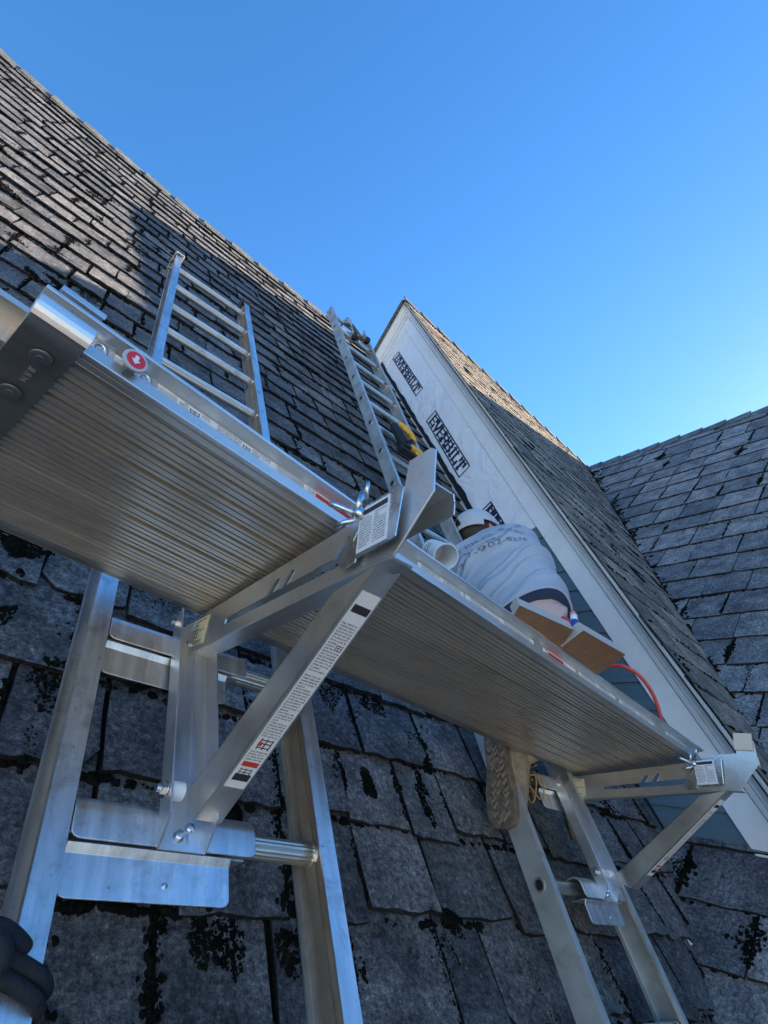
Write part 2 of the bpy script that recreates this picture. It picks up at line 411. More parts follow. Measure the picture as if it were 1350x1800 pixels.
# planes: keep inside x<XW, keep outside the side roof
cut3 = (JN, -N3)
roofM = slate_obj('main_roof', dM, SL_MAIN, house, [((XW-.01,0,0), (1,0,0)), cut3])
def quad(fr, pts, th=.02):
    return prism([fr(u, v, 0) for u, v in pts], fr.z*-th)
und = [MF(u, warpM(u, v), -.001) for u in [-4.2+.25*i for i in range(29)] for v in (rows0, 2, 4, 5.5, 6.4, SR)]
ncol = 6; fu = [(i*ncol+j, (i+1)*ncol+j, (i+1)*ncol+j+1, i*ncol+j+1) for i in range(28) for j in range(ncol-1)]
def clipgeo(g, planes):
    bm = bmesh.new(); vs_ = [bm.verts.new(v) for v in g[0]]
    for f in g[1]: bm.faces.new([vs_[i] for i in f])
    for co_, no in planes: bmesh.ops.bisect_plane(bm, geom=bm.verts[:]+bm.edges[:]+bm.faces[:], plane_co=Vector(co_), plane_no=no, clear_outer=True)
    bm.verts.index_update(); r = ([v.co.copy() for v in bm.verts], [tuple(v.index for v in f.verts) for f in bm.faces]); bm.free(); return r
obj('roof_deck', clipgeo((und, fu), [cut3]), UNDER, roofM)
# back slope of the main roof, never seen from the front but it closes the ridge
rb = [MF(u, warpM(u, SR), 0) for u in (-4.2, -3, -2, -1, 0, 1, 2, 2.8)]
bk = [Vector((p.x, p.y+4.5, p.z-6.2)) for p in rb]
obj('rear_slope', (rb+bk, [(i, i+1, 9+i, 8+i) for i in range(7)]), SL_MAIN, roofM)
# ridge caps
rc = random.Random(5); V, Fc = [], []
GR = []; u = -4.2
capg = []
while u < 2.75:
    l = .335; a, b = u, min(u+l+.03, 2.78)
    th = .016; dz0, dz1 = .03+rc.uniform(0,.006), .012
    p = lambda uu, v, z: MF(uu, warpM(uu, v), z)
    d = .15+rc.uniform(-.012,.012)
    A = [p(a, SR-d, dz0), p(b, SR-d, dz1+.002), p(b, SR+.012, dz1+.012), p(a, SR+.012, dz0+.01)]
    A2 = [q - MF.z*th for q in A]
    capg.append((A+A2, [(0,1,2,3), (4,7,6,5), (0,4,5,1), (1,5,6,2), (2,6,7,3), (3,7,4,0)]))
    Bk = [A[3], A[2], A[2]+Vector((0,.12,-.15)), A[3]+Vector((0,.12,-.15))]; capg.append((Bk, [(0,1,2,3)]))
    u += l
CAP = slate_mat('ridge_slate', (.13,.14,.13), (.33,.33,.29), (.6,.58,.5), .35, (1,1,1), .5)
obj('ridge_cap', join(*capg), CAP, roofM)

# side roof (faces -X), its skirt runs below the gable wall
SF = Fr(JN, (0,-1,0), V3, N3)                       # u = -Y, v up the slope (0 at the ridge)
RL3 = [-.02,-.36,-.80,-1.275,-1.625,-1.974,-2.344,-2.68,-3.026,-3.321,-3.674,-3.989,-4.298,-4.586,-4.865,-5.142,-5.413,-5.666,-5.92,-6.17,-6.41,-6.64,-6.888,-7.118]
RL3 = sorted(RL3+[-7.118-.23*k for k in range(1, 16)])
v3base = RL3[0]
d3 = slates(SF, -1.6, 10.5, RL3, .25, .25, .40, 11, rough=.9, chips=.12, slope_j=.006, gap=.011, butt=.014)
ga = [((0,0,0) if 0 else JN, Vector(NG)*-1)]
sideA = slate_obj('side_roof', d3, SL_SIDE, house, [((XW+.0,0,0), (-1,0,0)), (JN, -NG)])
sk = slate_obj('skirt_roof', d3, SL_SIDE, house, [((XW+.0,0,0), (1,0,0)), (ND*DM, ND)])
obj('roof_deck', clipgeo(([SF(-1.6,v3base,-.001), SF(10.5,v3base,-.001), SF(10.5,0,-.001), SF(-1.6,0,-.001)], [(0,1,2,3)]), [((XW,0,0), (-1,0,0)), (JN, -NG)]), UNDER, sideA)
obj('roof_deck', clipgeo(([SF(-1.6,v3base,-.001), SF(10.5,v3base,-.001), SF(10.5,0,-.001), SF(-1.6,0,-.001)], [(0,1,2,3)]), [((XW,0,0), (1,0,0)), (ND*DM, ND)]), UNDER, sk)
capg = []; u = -.35
while u < 10.4:
    l = .30; a, b = u-.03, u+l; z0, z1 = .014, .034+rc.uniform(0,.008); d = .19+rc.uniform(-.01,.01)
    A = [SF(a,-d,z0), SF(b,-d,z1), SF(b,.02,z1+.006), SF(a,.02,z0+.006)]; A2 = [q-N3*.014 for q in A]
    capg.append((A+A2, [(0,1,2,3), (4,7,6,5), (0,4,5,1), (1,5,6,2), (2,6,7,3), (3,7,4,0)])); u += l
obj('ridge_cap', join(*capg), SL_SIDE, sideA)
rp = [SF(-1.6,0,0), SF(10.5,0,0)]; obj('rear_slope', (rp+[q+Vector((6,0,-7)) for q in rp], [(0,1,3,2)]), SL_SIDE, sideA)

# gable roof, front slope
ridir = (JN-APEX).normalized(); VG = NG.cross(ridir); VG = VG if VG.z > 0 else -VG
GF = Fr(APEX + NG*.0, ridir, VG, NG)
nG = 34; EXG = .2
dG = slates(GF, -.75, 5.0, (-nG*EXG-.02, nG), EXG, .2, .36, 21, rough=1., chips=.2, butt=.004)
dG = (dG[0], dG[1], dG[2], dG[3])
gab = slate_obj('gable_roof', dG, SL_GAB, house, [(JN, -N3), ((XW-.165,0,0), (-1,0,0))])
obj('roof_deck', clipgeo(prism([GF(-.75,-nG*EXG,.004), GF(5,-nG*EXG,.004), GF(5,0,.004), GF(-.75,0,.004)], NG*-.03), [(JN, -N3), ((XW-.14,0,0), (-1,0,0))]), UNDER, gab)
capg = []; u = -.17
while u < 4.6:
    l = .3; z0, z1 = .028, .012
    A = [GF(u,-.13,z0), GF(u+l+.03,-.13,z1), GF(u+l+.03,.01,z1+.006), GF(u,.01,z0+.006)]; A2 = [q-NG*.014 for q in A]
    capg.append((A+A2, [(0,1,2,3), (4,7,6,5), (0,4,5,1), (1,5,6,2), (2,6,7,3), (3,7,4,0)])); u += l
obj('ridge_cap', join(*capg), SL_GAB, gab)
# rear slope of the gable roof (its dark edge shows along the left rake)
GB = Vector((0, cos(PG), -sin(PG)))
a0 = APEX+Vector((-.15,0,0)) ; b0 = JN
obj('rear_slope', prism([a0, b0, b0+GB*6.5, a0+GB*6.5], Vector((0,.03,.028))), SL_GAB, gab)

# gable wall: boards, wrap, rakes
WALL = thing('tmp', 'x', 'x'); bpy.data.objects.remove(WALL)
WF = Fr((XW,0,0), (0,-1,0), (0,0,1), (-1,0,0))      # u=-Y, v=Z, z out of the wall
tan = math.tan(PG)
def rakeY(z): return APEX.y-(APEX.z-z)/tan          # outer rake line on the right (towards -Y)
def mainY(z): return (DM + cos(PITCH)*z)/sin(PITCH)  # where the main slope meets the wall
wallg = prism([(XW+.02, rakeY(-.1)+.15, -.1), (XW+.02, 7.6, -.1), (XW+.02, APEX.y, APEX.z-.2)], (.1,0,0))
wall = obj('gable_wall', wallg, UNDER, house)
zb = .088; n = 13; ex = .1362; top = 1.845
for i in range(n):
    z0, z1 = zb+i*ex, zb+(i+1)*ex+.02
    y0, y1 = rakeY(z0)+.17, mainY(z1)+.25
    if i == n-1: z1 = top
    off = random.uniform(-.0015,.0015)
    v = [WF(-y0, z0, .0225+off), WF(-y1, z0, .0225+off), WF(-y1, z1, .010), WF(-y0-(z1-z0)/tan, z1, .010)]
    v += [WF(-y0, z0, .014), WF(-y1, z0, .014), WF(-y1, z1, .004), WF(-y0-(z1-z0)/tan, z1, .004)]
    if i == 0: SD0 = []
    SD0.append((v, [(0,1,2,3), (4,7,6,5), (0,4,5,1), (1,5,6,2), (2,6,7,3), (3,7,4,0)]))
obj('siding', join(*SD0), SIDING, wall)
# house wrap sheet with creases
G = 90; V = []; idx = {}
def crease(y, z):
    n1 = noise.noise(Vector((y*1.6+z*1.1, z*.7-y*.4, 3.3))); n2 = noise.noise(Vector((y*6+z*5.4, z*1.5, 9.1))); n3 = noise.noise(Vector((y*13-z*4, z*9+y*7, 1.7)))
    return .010 + .020*abs(n1) + .010*abs(n2)+.003*abs(n3)
for i in range(G+1):
    z = 1.80+(4.99-1.80)*i/G
    ya, yb = rakeY(z)+.16, max(mainY(z)+.5, rakeY(z)+.18)
    yb = min(yb, 2*APEX.y-rakeY(z)-.16)
    yb = max(yb, ya+.02)
    for j in range(41):
        y = ya+(yb-ya)*j/40; V.append(WF(-y, z, crease(y, z)))
Fc = [(i*41+j, i*41+j+1, (i+1)*41+j+1, (i+1)*41+j) for i in range(G) for j in range(40)]
_v = coords(WRAP); bump(WRAP, nz(WRAP, _v, 3.2, 3, .5, 3.0), .5, .04)
wrap = obj('house_wrap', (V, Fc), WRAP, wall, smooth=True)
# the printed word, in boxed slab capitals
LET = {'E': [((0,0),(0,1)), ((0,0),(.75,0)), ((0,.5),(.6,.5)), ((0,1),(.75,1)), ((.75,0),(.75,.2)), ((.75,1),(.75,.8))],
       'V': [((0,1),(.42,0)), ((.42,0),(.84,1)), ((-.12,1),(.15,1)), ((.7,1),(.96,1))],
       'R': [((0,0),(0,1)), ((0,1),(.6,1)), ((.6,1),(.7,.75)), ((.7,.75),(.6,.5)), ((.6,.5),(0,.5)), ((.35,.5),(.75,0)), ((-.1,0),(.15,0)), ((.65,0),(.85,0))],
       'B': [((0,0),(0,1)), ((0,1),(.6,1)), ((.6,1),(.68,.76)), ((.68,.76),(.58,.52)), ((0,.52),(.58,.52)), ((.58,.52),(.74,.26)), ((.74,.26),(.6,0)), ((.6,0),(0,0))],
       'I': [((.2,0),(.2,1)), ((0,0),(.4,0)), ((0,1),(.4,1))],
       'L': [((.1,0),(.1,1)), ((-.05,1),(.28,1)), ((.1,0),(.7,0)), ((.7,0),(.7,.25))],
       'T': [((.4,0),(.4,1)), ((0,1),(.8,1)), ((0,1),(0,.75)), ((.8,1),(.8,.75)), ((.22,0),(.58,0))]}
def stroke(fn, a, b, w, ext=True):
    a, b = Vector(a), Vector(b); d = (b-a).normalized(); nn = Vector((-d.y, d.x))
    if ext: a = a-d*w*.5; b = b+d*w*.5
    k = max(1, int((b-a).length/.04)); V, Fc = [], []
    for i in range(k+1):
        p = a+(b-a)*i/k
        V += [fn(*(p+nn*w*.5)), fn(*(p-nn*w*.5))]
    return V, [(2*i, 2*i+1, 2*i+3, 2*i+2) for i in range(k)]
def printed(px_tl, px_tr, px_br, tilt=0):
    """box: top-left, top-right, bottom-right corners on the wall"""
    h3 = lambda q: hit(q[0], q[1], Vector((1,0,0)), XW)
    tl, tr, br = map(h3, (px_tl, px_tr, px_br))
    X_ = (tr-tl); wd = X_.length; X_ = X_.normalized(); Y_ = (tr-br); ht = Y_.length; Y_ = (Y_ - X_*Y_.dot(X_)).normalized(); bl = tl - Y_*ht
    def fn(x, y):
        p = bl + X_*x + Y_*y
        return Vector((XW-crease(p.y, p.z)-.003, p.y, p.z))
    g = []; t = .012
    for a, b in (((0,0),(wd,0)), ((0,ht),(wd,ht)), ((0,0),(0,ht)), ((wd,0),(wd,ht))): g.append(stroke(fn, a, b, t))
    word = 'EVERBILT'; wds = {'I': .4, 'V': .84, 'L': .7, 'T': .8}; gap = .22
    tot = sum(wds.get(c, .75) for c in word)+gap*(len(word)-1)
    sx = (wd*.88)/tot; sy = ht*.62; x = wd*.06
    for c in word:
        for a, b in LET[c]:
            vert = abs(a[0]-b[0]) < .2
            g.append(stroke(fn, (x+a[0]*sx, ht*.19+a[1]*sy), (x+b[0]*sx, ht*.19+b[1]*sy), .030 if vert or c in 'V' else .013))
        x += (wds.get(c, .75)+gap)*sx
    return join(*g)
g1 = printed((702.7,620), (745,684), (734.7,698.7))
g2 = printed((768,724), (828,821), (809,840))
g3 = printed((865,884), (925,981), (905,1000))
obj('wrap_print', join(g1, g2), INKBLUE, wrap)
obj('wrap_print', clipgeo(g3, [((0,0,1.86), (0,0,-1))]), INKBLUE, wrap)
# rake mouldings: swept profile, mitred at the apex
RAKE = [(.0,0), (.0,.120), (.014,.120), (.018,.105), (.028,.102), (.040,.088), (.052,.068), (.064,.062), (.0645,.044), (.069,.044), (.070,.052), (.088,.047), (.092,.036), (.096,.036), (.0965,.014), (.1015,.014), (.102,.032), (.214,.030), (.217,.024), (.218,.0)]
def rake(side):
    V, Fc = [], []; ln = 6.9
    for d, e in RAKE:
        ap = APEX - Vector((0,0,d/cos(PG)))
        dirn = Vector((0, -cos(PG)*side, -sin(PG))); inn = Vector((0, sin(PG)*side, -cos(PG)))
        V += [Vector((XW-e, ap.y, ap.z)), Vector((XW-e, 0, 0)) + Vector((0, APEX.y, APEX.z)) + dirn*ln + inn*d]
    n = len(RAKE)
    Fc = [(2*i, 2*i+1, 2*(i+1)+1, 2*(i+1)) for i in range(n-1)]
    Fc.append(tuple(2*i+1 for i in range(n)))
    return V, Fc
rk = obj('rake_moulding', rake(1), WHITE, house)
obj('rake_moulding', rake(-1), WHITE, house)
for d_ in (1.55, 4.1):
    dirn = Vector((0, -cos(PG), -sin(PG))); inn = Vector((0, sin(PG), -cos(PG))); p0 = APEX+dirn*d_
    f = Fr(Vector((XW-.0301, p0.y, p0.z)), inn, dirn, (-1,0,0))
    obj('joint_seam', box(f, .103, .2165, 0, .0022, 0, .0004), HWALL, rk)
# flashing felt where the slope meets the wall
V = []; n = 70; rf = random.Random(4)
for i in range(n+1):
    v = .1+6.2*i/n
    w1 = .012+.03*abs(noise.noise(Vector((v*1.3, 0, 0))))+rf.uniform(0,.008)
    w2 = .012+.022*abs(noise.noise(Vector((v*.9, 4, 0))))+rf.uniform(0,.01)
    if v < 1.9: w1 *= .2; w2 *= .4
    p = MF(XW-.034, v, .045); yb = 0
    V += [MF(XW-.034-w2, v, .05), MF(XW-.036, v, .055), MF(XW-.036, v, .055)+Vector((-.004, 0, 0)) - ND*w1*1.6]
Fc = [(3*i+j, 3*i+j+1, 3*i+j+4, 3*i+j+3) for i in range(n) for j in range(2)]
obj('flashing_felt', (V, Fc), FELT, roofM)
# walls below the eaves, to the ground
ev = MF(0, rows0, 0); e3 = SF(0, v3base, 0)
obj('wall', prism([(-4.1, ev.y+.3, -5.5), (2.5, ev.y+.3, -5.5), (2.5, ev.y+.3, ev.z+.1), (-4.1, ev.y+.3, ev.z+.1)], (0,6,0)), HWALL, house)
zx = e3.x+.25
obj('wall', prism([(zx, 4.5, -5.5), (zx, -5.9, -5.5), (zx, -5.9, e3.z+.15), (zx, 4.5, e3.z+.15)], (10,0,0)), HWALL, house)

# ground
gm = 600
o = obj('ground', ([(-gm,-gm,-5.5), (gm,-gm,-5.5), (gm,gm,-5.5), (-gm,gm,-5.5)], [(0,1,2,3)]), GROUNDM); o['kind'] = 'structure'

# moss clumps along the joints and under the butts
def lump(p, ax, ay, az, rx, ry, rz, rnd, V, Fc):
    k = len(V); n1, n2 = 4, 7
    V.append(p+az*rz)
    for i in range(1, n1):
        t = pi*.5*i/(n1-1)
        for j in range(n2):
            a = 2*pi*j/n2+rnd.random()*.3; q = rnd.uniform(.65, 1.3)
            V.append(p+ax*cos(a)*sin(t)*rx*q+ay*sin(a)*sin(t)*ry*q+az*(cos(t)*rz*rnd.uniform(.6,1.2)-.004))
    for j in range(n2): Fc.append((k, k+1+j, k+1+(j+1) % n2))
    for i in range(n1-2):
        for j in range(n2): Fc.append((k+1+i*n2+j, k+1+(i+1)*n2+j, k+1+(i+1)*n2+(j+1) % n2, k+1+i*n2+(j+1) % n2))
def zsl(v, base, expo, butt=.020):
    f = ((v-base)/expo) % 1.; return butt*(1-f*expo/(expo+.05))+.007
def moss(fr, data, seed, dens, keep, wf=None, expo=.21, size=1., butt=.25):
    rnd = random.Random(seed); V, Fc = [], []; wf = wf or (lambda u, v: v)
    for u, v0, r, expo in data[3]:
        if rnd.random() < dens:                    # a run of moss in the joint
            l = rnd.uniform(.4, 1.)*expo; s0 = rnd.uniform(0, 1)*(expo-l)+.0
            n = int(l/.009)+2; wd = rnd.uniform(.004, .016)*size; blob = rnd.random() < .22; bc = rnd.random()
            for i in range(n):
                f = i/n; w_ = wd*(.4+.9*rnd.random())*(1+(3.0*math.exp(-((f-bc)/.22)**2) if blob else 0)); m_ = max(1, int(w_/.004)); k = min(w_, rnd.uniform(.004,.010))
                uu = u+.003+rnd.gauss(0, w_*.45); vv = v0+s0+l*f
                p = fr(uu, wf(uu, vv), zsl(vv, v0, expo)+.000)
                for _ in range(m_):
                    if keep(p): lump(p, fr.x, fr.y, fr.z, k, k*1.3, .005+k*.25, rnd, V, Fc)
                    uu = u+.003+rnd.gauss(0, w_*.5); vq = vv+rnd.uniform(-.008,.008); k = rnd.uniform(.003,.009); p = fr(uu, wf(uu, vq), zsl(max(vq, v0), v0, expo)-.001)
        n = int(rnd.random()*butt*60)               # crumbs under the butt line, on the course below
        uc = u+rnd.random()*.25; sp = rnd.uniform(.02,.12)
        for i in range(n):
            uu = uc+rnd.gauss(0, sp); dd = abs(rnd.gauss(0, .006))
            p = fr(uu, wf(uu, v0-dd), .014)
            k = rnd.uniform(.004, .010)*size
            if keep(p): lump(p, fr.x, fr.y, fr.z, k*1.2, k, k*.7, rnd, V, Fc)
    # larger patches
    return V, Fc
def patch(fr, u, v, ru, rv, seed, V, Fc, wf=None, n=70, lift=.016):
    n = int(n*4.5); rnd = random.Random(seed); wf = wf or (lambda a, b: b)
    for i in range(n):
        a = rnd.random()*2*pi; q = sqrt(rnd.random())
        uu, vv = u+cos(a)*q*ru*.8, v+sin(a)*q*rv*1.15
        if noise.noise(Vector((uu*13, vv*9, seed))) < -.05: continue
        k = rnd.uniform(.003,.009)
        lump(fr(uu, wf(uu, vv), zsl(vv, rows0, EXP, .020)+.002), fr.x, fr.y, fr.z, k, k*1.2, k*.5, rnd, V, Fc)
V, Fc = moss(MF, dM, 31, .8, lambda p: p.x < XW-.05 and N3.dot(p) > D3-.01 and MF.y.dot(p-MF.o) > -.2, warpM, .2175, 1.25, .45)
def onM(px, py): q = hit(px, py, ND, DM); return q.x, q.dot(SD)
for px, py, a, b, n in ((375,1655,.07,.075,170), (500,1655,.045,.06,90), (270,1700,.02,.07,60), (30,962,.07,.05,90), (75,1215,.05,.06,90), (590,1225,.10,.09,260), (560,1290,.06,.05,120),
                      (660,1250,.10,.03,120), (720,1310,.07,.03,70), (590,1380,.03,.06,70), (640,1390,.03,.05,60), (735,1400,.03,.09,90), (790,1655,.05,.05,90), (400,1430,.06,.03,90), (60,1300,.03,.09,90),
                      (8,1060,.03,.08,70), (150,525,.14,.08,120), (80,500,.12,.07,100), (10,340,.15,.08,90), (165,350,.09,.08,60), (15,260,.12,.08,60), (235,440,.12,.10,80), (575,1160,.1,.05,110), (270,1060,.09,.05,110), (230,1200,.04,.03,50), (330,1195,.05,.03,60),
                      (525,1420,.05,.03,60), (1040,1520,.05,.05,40), (230,300,.06,.05,30)):
    u, v = onM(px, py)
    inv = v
    for _ in range(8): inv -= (warpM(u, inv)-v)*.7
    patch(MF, u, inv, a, b, int(px), V, Fc, warpM, n)
o = obj('dark_moss', (V, Fc), MOSS); tag(o, 'near-black moss clumps growing in the joints of the left main roof', 'moss', kind='stuff')
V, Fc = moss(SF, d3, 32, .5, lambda p: (p.x > XW and NG.dot(p) > DG-.01 and p.y > -1.5) or (p.x < XW and ND.dot(p) < DM+.01 and p.y > -.5 and p.z > -1.2), None, .2155, 1.1, .25)
rnd = random.Random(9)
# valley moss between gable roof and side roof
vd = NG.cross(N3).normalized(); vd = vd if vd.z < 0 else -vd
for i in range(620):
    t = rnd.random()**1.3*6.2; p = JN+vd*t; wd = .10*(1-t/8)
    d = rnd.gauss(0, 1)*wd*.8
    p = p + (SF.x*abs(d) if d > 0 else GF.x*-abs(d)*.5) + N3*.012
    k = rnd.uniform(.01,.028)
    if noise.noise(p*2.2) > -.25: lump(p, SF.x, SF.y, SF.z, k, k, k*.7, rnd, V, Fc)
o = obj('dark_moss', (V, Fc), MOSS); tag(o, 'dark moss along the valley and joints of the right-hand side roof', 'moss', kind='stuff')
V, Fc = moss(GF, dG, 33, .10, lambda p: p.x > XW-.1 and N3.dot(p) > D3-.01, None, .2, 1., .25)
o = obj('dark_moss', (V, Fc), MOSS); tag(o, 'moss crumbs between the slates of the gable roof above the white rake', 'moss', kind='stuff')

# ================================================================== LADDERS
def ladder(name, label, ORIG, Sdir, Nout, x0, x1, s0, s1, rungs, fw, channel, m, rungm, hole=False, capend=None, group=None, ang=False):
    fr = Fr(ORIG, (1,0,0), Sdir, Nout)
    t = thing(name, label, 'ladder', fr((x0+x1)/2, s0, -.04), group=group)
    D = .075
    for side, xe, sg in (('l', x0, 1), ('r', x1, -1)):
        g = []; gw = []
        X = lambda a: xe+sg*a                   # a measured inwards from the outer edge
        def bb(a0, a1, z0, z1, sa=s0, sb=s1): g.append(box(fr, min(X(a0),X(a1)), max(X(a0),X(a1)), sa, sb, z0, z1))
        if channel == 'I':
            wa = fw*.55
            bb(wa, wa+.0035, -D+.003, -.003)
            bb(wa-.006, wa-.0005, -.046, -.041); bb(wa-.006, wa-.0005, -.030, -.026); bb(wa+.004, wa+.008, -.048, -.026); gw = g; g = []
            bb2 = lambda a0, a1, z0, z1: g.append(box(fr, min(X(a0),X(a1)), max(X(a0),X(a1)), s0, s1, z0, z1)); bb2(0, fw, -.003, 0); bb2(0, fw, -D, -D+.003); bb2(0, .002, -.010, -.0035); bb2(0, .002, -D+.0035, -D+.010)
        else:
            bb(0, .003, -D+.003, -.003); bb(0, fw, -.003, 0); bb(0, fw, -D, -D+.003)
            bb(fw-.002, fw, -.009, -.0035); bb(fw-.002, fw, -D+.0035, -D+.009)
        r = obj('side_rail', join(*g), m, t)
        if gw: obj('rail_web', join(*gw), AL_WEB, r)
        # rung ends swaged through the rail
        if capend:
            capend(fr, r, X, sg, s1, side)
    for s in rungs:
        V, Fc = [], []; n = 36; xa, xb = x0+.004, x1-.004
        if channel == 'I': xa += fw*.55; xb -= fw*.55
        for x in (xa, xb):
            for k in range(n):
                a = 2*pi*k/n; q = .0168 if k % 2 else .0158
                V.append(fr(x, s+cos(a)*q, -D/2+sin(a)*q))
        Fc = [(k, (k+1) % n, n+(k+1) % n, n+k) for k in range(n)]
        r = obj('rung', (V, Fc), rungm, t)
        for side, xe, sg in (('l', x0, 1), ('r', x1, -1)):
            xo = xe if channel != 'I' else xe+sg*fw*.55
            ins = xo+sg*(.003 if channel != 'I' else .0035)
            c = lambda a, q, dx: fr(xo-sg*dx, s+cos(a)*q*1.05, -D/2+sin(a)*q)
            V = []; n = 20
            for k in range(n):
                a = 2*pi*k/n
                V += [c(a, .0175, .0005), c(a, .0175, .0035), c(a, .0125, .0035), c(a, .0125, .0006)]
            Fc = [(4*k+j, 4*((k+1)%n)+j, 4*((k+1)%n)+j+1, 4*k+j+1) for k in range(n) for j in range(3)] + [tuple(4*k+3 for k in range(n))]
            g2 = tube([fr(ins+sg*.0005, s, -D/2), fr(ins+sg*.005, s, -D/2)], [.021, .0185], 20)
            o = obj('collar', join((V, Fc), g2), [rungm, UNDER], r)
            o.data.polygons[3*n].material_index = 1
    return t, fr
def cap1(fr, parent, X, sg, s1, side):
    # worn rubber end cap, sun and shade put into its colour by side
    a0, a1 = -.008, .040
    g = []
    prof = [(-.090,-.075), (-.090,.0), (-.080,.030), (-.045,.048), (-.008,.042), (.010,.020), (.012,-.010), (.002,-.024), (-.02,-.010), (-.06,-.014), (-.070,-.075)]
    xs = sorted((X(a0), X(a1)))
    pts = [fr(xs[0], s1+s, z) for z, s in prof]
    obj('end_cap', prism(pts, fr.x*(xs[1]-xs[0])), CAPW if side == 'l' else BLKCAP, parent, bev=.004, segs=3, smooth=True)
CAPW = mat('worn_sunlit_cap_rubber', (.30,.29,.27), .7); BLKCAP = mat('shaded_cap_rubber', (.03,.035,.045), .6)  # left cap coloured as sunlit, right one as shaded; mottling is wear
_v = coords(CAPW); L(CAPW, ramp(CAPW, nz(CAPW, _v, 45, 5), [(.42, (.05,.05,.05)), (.56, (.5,.49,.45))]), B(CAPW).inputs['Base Color'])
r1 = [.431+.3155*k for k in range(-3, 10)]
lad1, LF1 = ladder('roof_ladder', 'wide aluminium ladder nearest the viewer with rubber caps on its tops', ND*.726, SD, -ND, .206, .643, -1.3, 3.40, r1, .031, 'I', AL_LAD, AL_RUNG, capend=cap1)
P2 = radians(58); S2 = Vector((0, cos(P2), sin(P2))); N2 = Vector((0, sin(P2), -cos(P2)))
K2 = 1.06
r2 = [K2*(.459+.298*k) for k in range(-1, 6)] + [K2*(2.247+.3055*k) for k in range(0, 9)]
lad2, LF2 = ladder('roof_ladder', 'dull grey ladder farther along whose plain top rises past the ridge', N2*(.8925*K2), S2, -N2, 1.457*K2, 1.825*K2, -.3, 4.78*K2, r2, .022, 'C', AL_LAD_OLD, AL_RUNG)

# ================================================================== PLANK
Pv = ray(1740, 1676); tb = radians(-12.4); Bv = Vector((0, cos(tb), sin(tb))); Bv = (Bv - Pv*Bv.dot(Pv)).normalized(); Nv = Pv.cross(Bv).normalized()
HP = Nv.dot(hit(350, 1080, Vector((1,0,0)), .385))
PF = Fr((0,0,0), Pv, Bv, Nv)                        # a along, b inwards, c up; underside at c=HP
def pk(px, py, b=None, c=None):
    v = hit(px, py, Bv, b) if b is not None else hit(px, py, Nv, c); return v.dot(Pv), v.dot(Bv), v.dot(Nv)
b0, b1 = .487, .900; H0 = HP
A_dummy = 0
plank = thing('scaffold_plank', 'long ribbed aluminium work plank carried by both ladder jacks', 'plank', PF(.5, .69, HP))
A0, A1 = -1.1, 2.235; ab0, ab1 = .026, .082
# grooved underside: profile across b, extruded along a
prof = []; b = b0+.006; rp = random.Random(12); k = 0
prof.append((b, 0))
pan = (b1-b0-.02)/11
for p in range(11):
    pb = b0+.008+p*pan
    segs = [(.0, 'deep'), (.2, 'fine'), (.4, 'fine'), (.62, 'mid'), (.8, 'fine')]
    nfin = 3
    for i in range(nfin):
        x = pb+pan*(i+.5)/nfin+rp.uniform(-.0008,.0008)
        if i == 0: dpt, hw = .018, (.0046, .0028, .0036)[p % 3]
        elif i in (99,): dpt, hw = .014, .0027
        elif i == 2 and p % 2: dpt, hw = .010, .0018
        else: dpt, hw = .009, .0015
        prof += [(x-hw-.0012, 0), (x-hw, -.0004 if i == 0 else 0), (x-hw*.6, dpt), (x+hw*.6, dpt), (x+hw, -.0004 if i == 0 else 0), (x+hw+.0012, 0)]
prof.append((b1-.002, 0))
pts = [(b, c) for b, c in prof] + [(b1-.002, .0215), (b0+.006, .0215)]
obj('deck_panel', prism([PF(ab0, b, H0+c) for b, c in pts], Pv*(A1-ab0)), AL_PLK, plank)
obj('walking_surface', box(PF, A0, A1, b0+.02, b1-.02, H0+.0225, H0+.030), AL_PLK, plank)
# side rails
def railprof(s):                                    # s=+1 outer rail, -1 inner rail
    e = b0 if s > 0 else b1
    P = lambda d, c: (e+s*d, c)
    return [P(0,0), P(0,.0032), P(.016,.004), P(.0205,.008), P(.0205,.0455), P(.016,.0475), P(.002,.049), P(0,.0495), P(0,.0545), P(.020,.0535), P(.0245,.050), P(.0245,.0)]
outer = obj('side_rail', prism([PF(ab0, b, H0+c) for b, c in railprof(1)], Pv*(A1-ab0)), AL_RAIL, plank, bev=.0006)
obj('side_rail', prism([PF(ab0, b, H0+c) for b, c in railprof(-1)], Pv*(A1-ab0)), AL_RAIL, plank)
# stickers on the outer rail web
def railstick(a0, a1, **kw):
    fr = Fr(PF(a0, b0+.0204, H0+.0225), Pv, Nv, -Bv)
    return label(plank, fr, a1-a0, .0225, **kw)
aa = lambda px, py: pk(px, py, b=b0+.02)[0]
x0_, x1_ = aa(308,715), aa(486,822)
railstick(x0_, x1_, rows=6, seed=3, cols=3, extra=[(.10,.22,.25,.9), (.62,.72,.2,.9), (.02,.06,.1,.9)])
railstick(aa(535,855), aa(628,918), rows=5, seed=4, red=(.35,.9,.2,.92))
railstick(aa(735,985), aa(815,1045), rows=7, seed=5, cols=2)
railstick(aa(818,1048), aa(938,1130), rows=8, seed=6, cols=2)
railstick(aa(955,1143), aa(1012,1182), rows=5, seed=7, red=(.3,.9,.15,.6))
railstick(aa(1018,1186), aa(1082,1230), rows=8, seed=8, cols=2)
railstick(aa(1090,1236), aa(1150,1276), rows=7, seed=9, cols=2)
railstick(aa(1172,1290), aa(1205,1312), rows=6, seed=10)
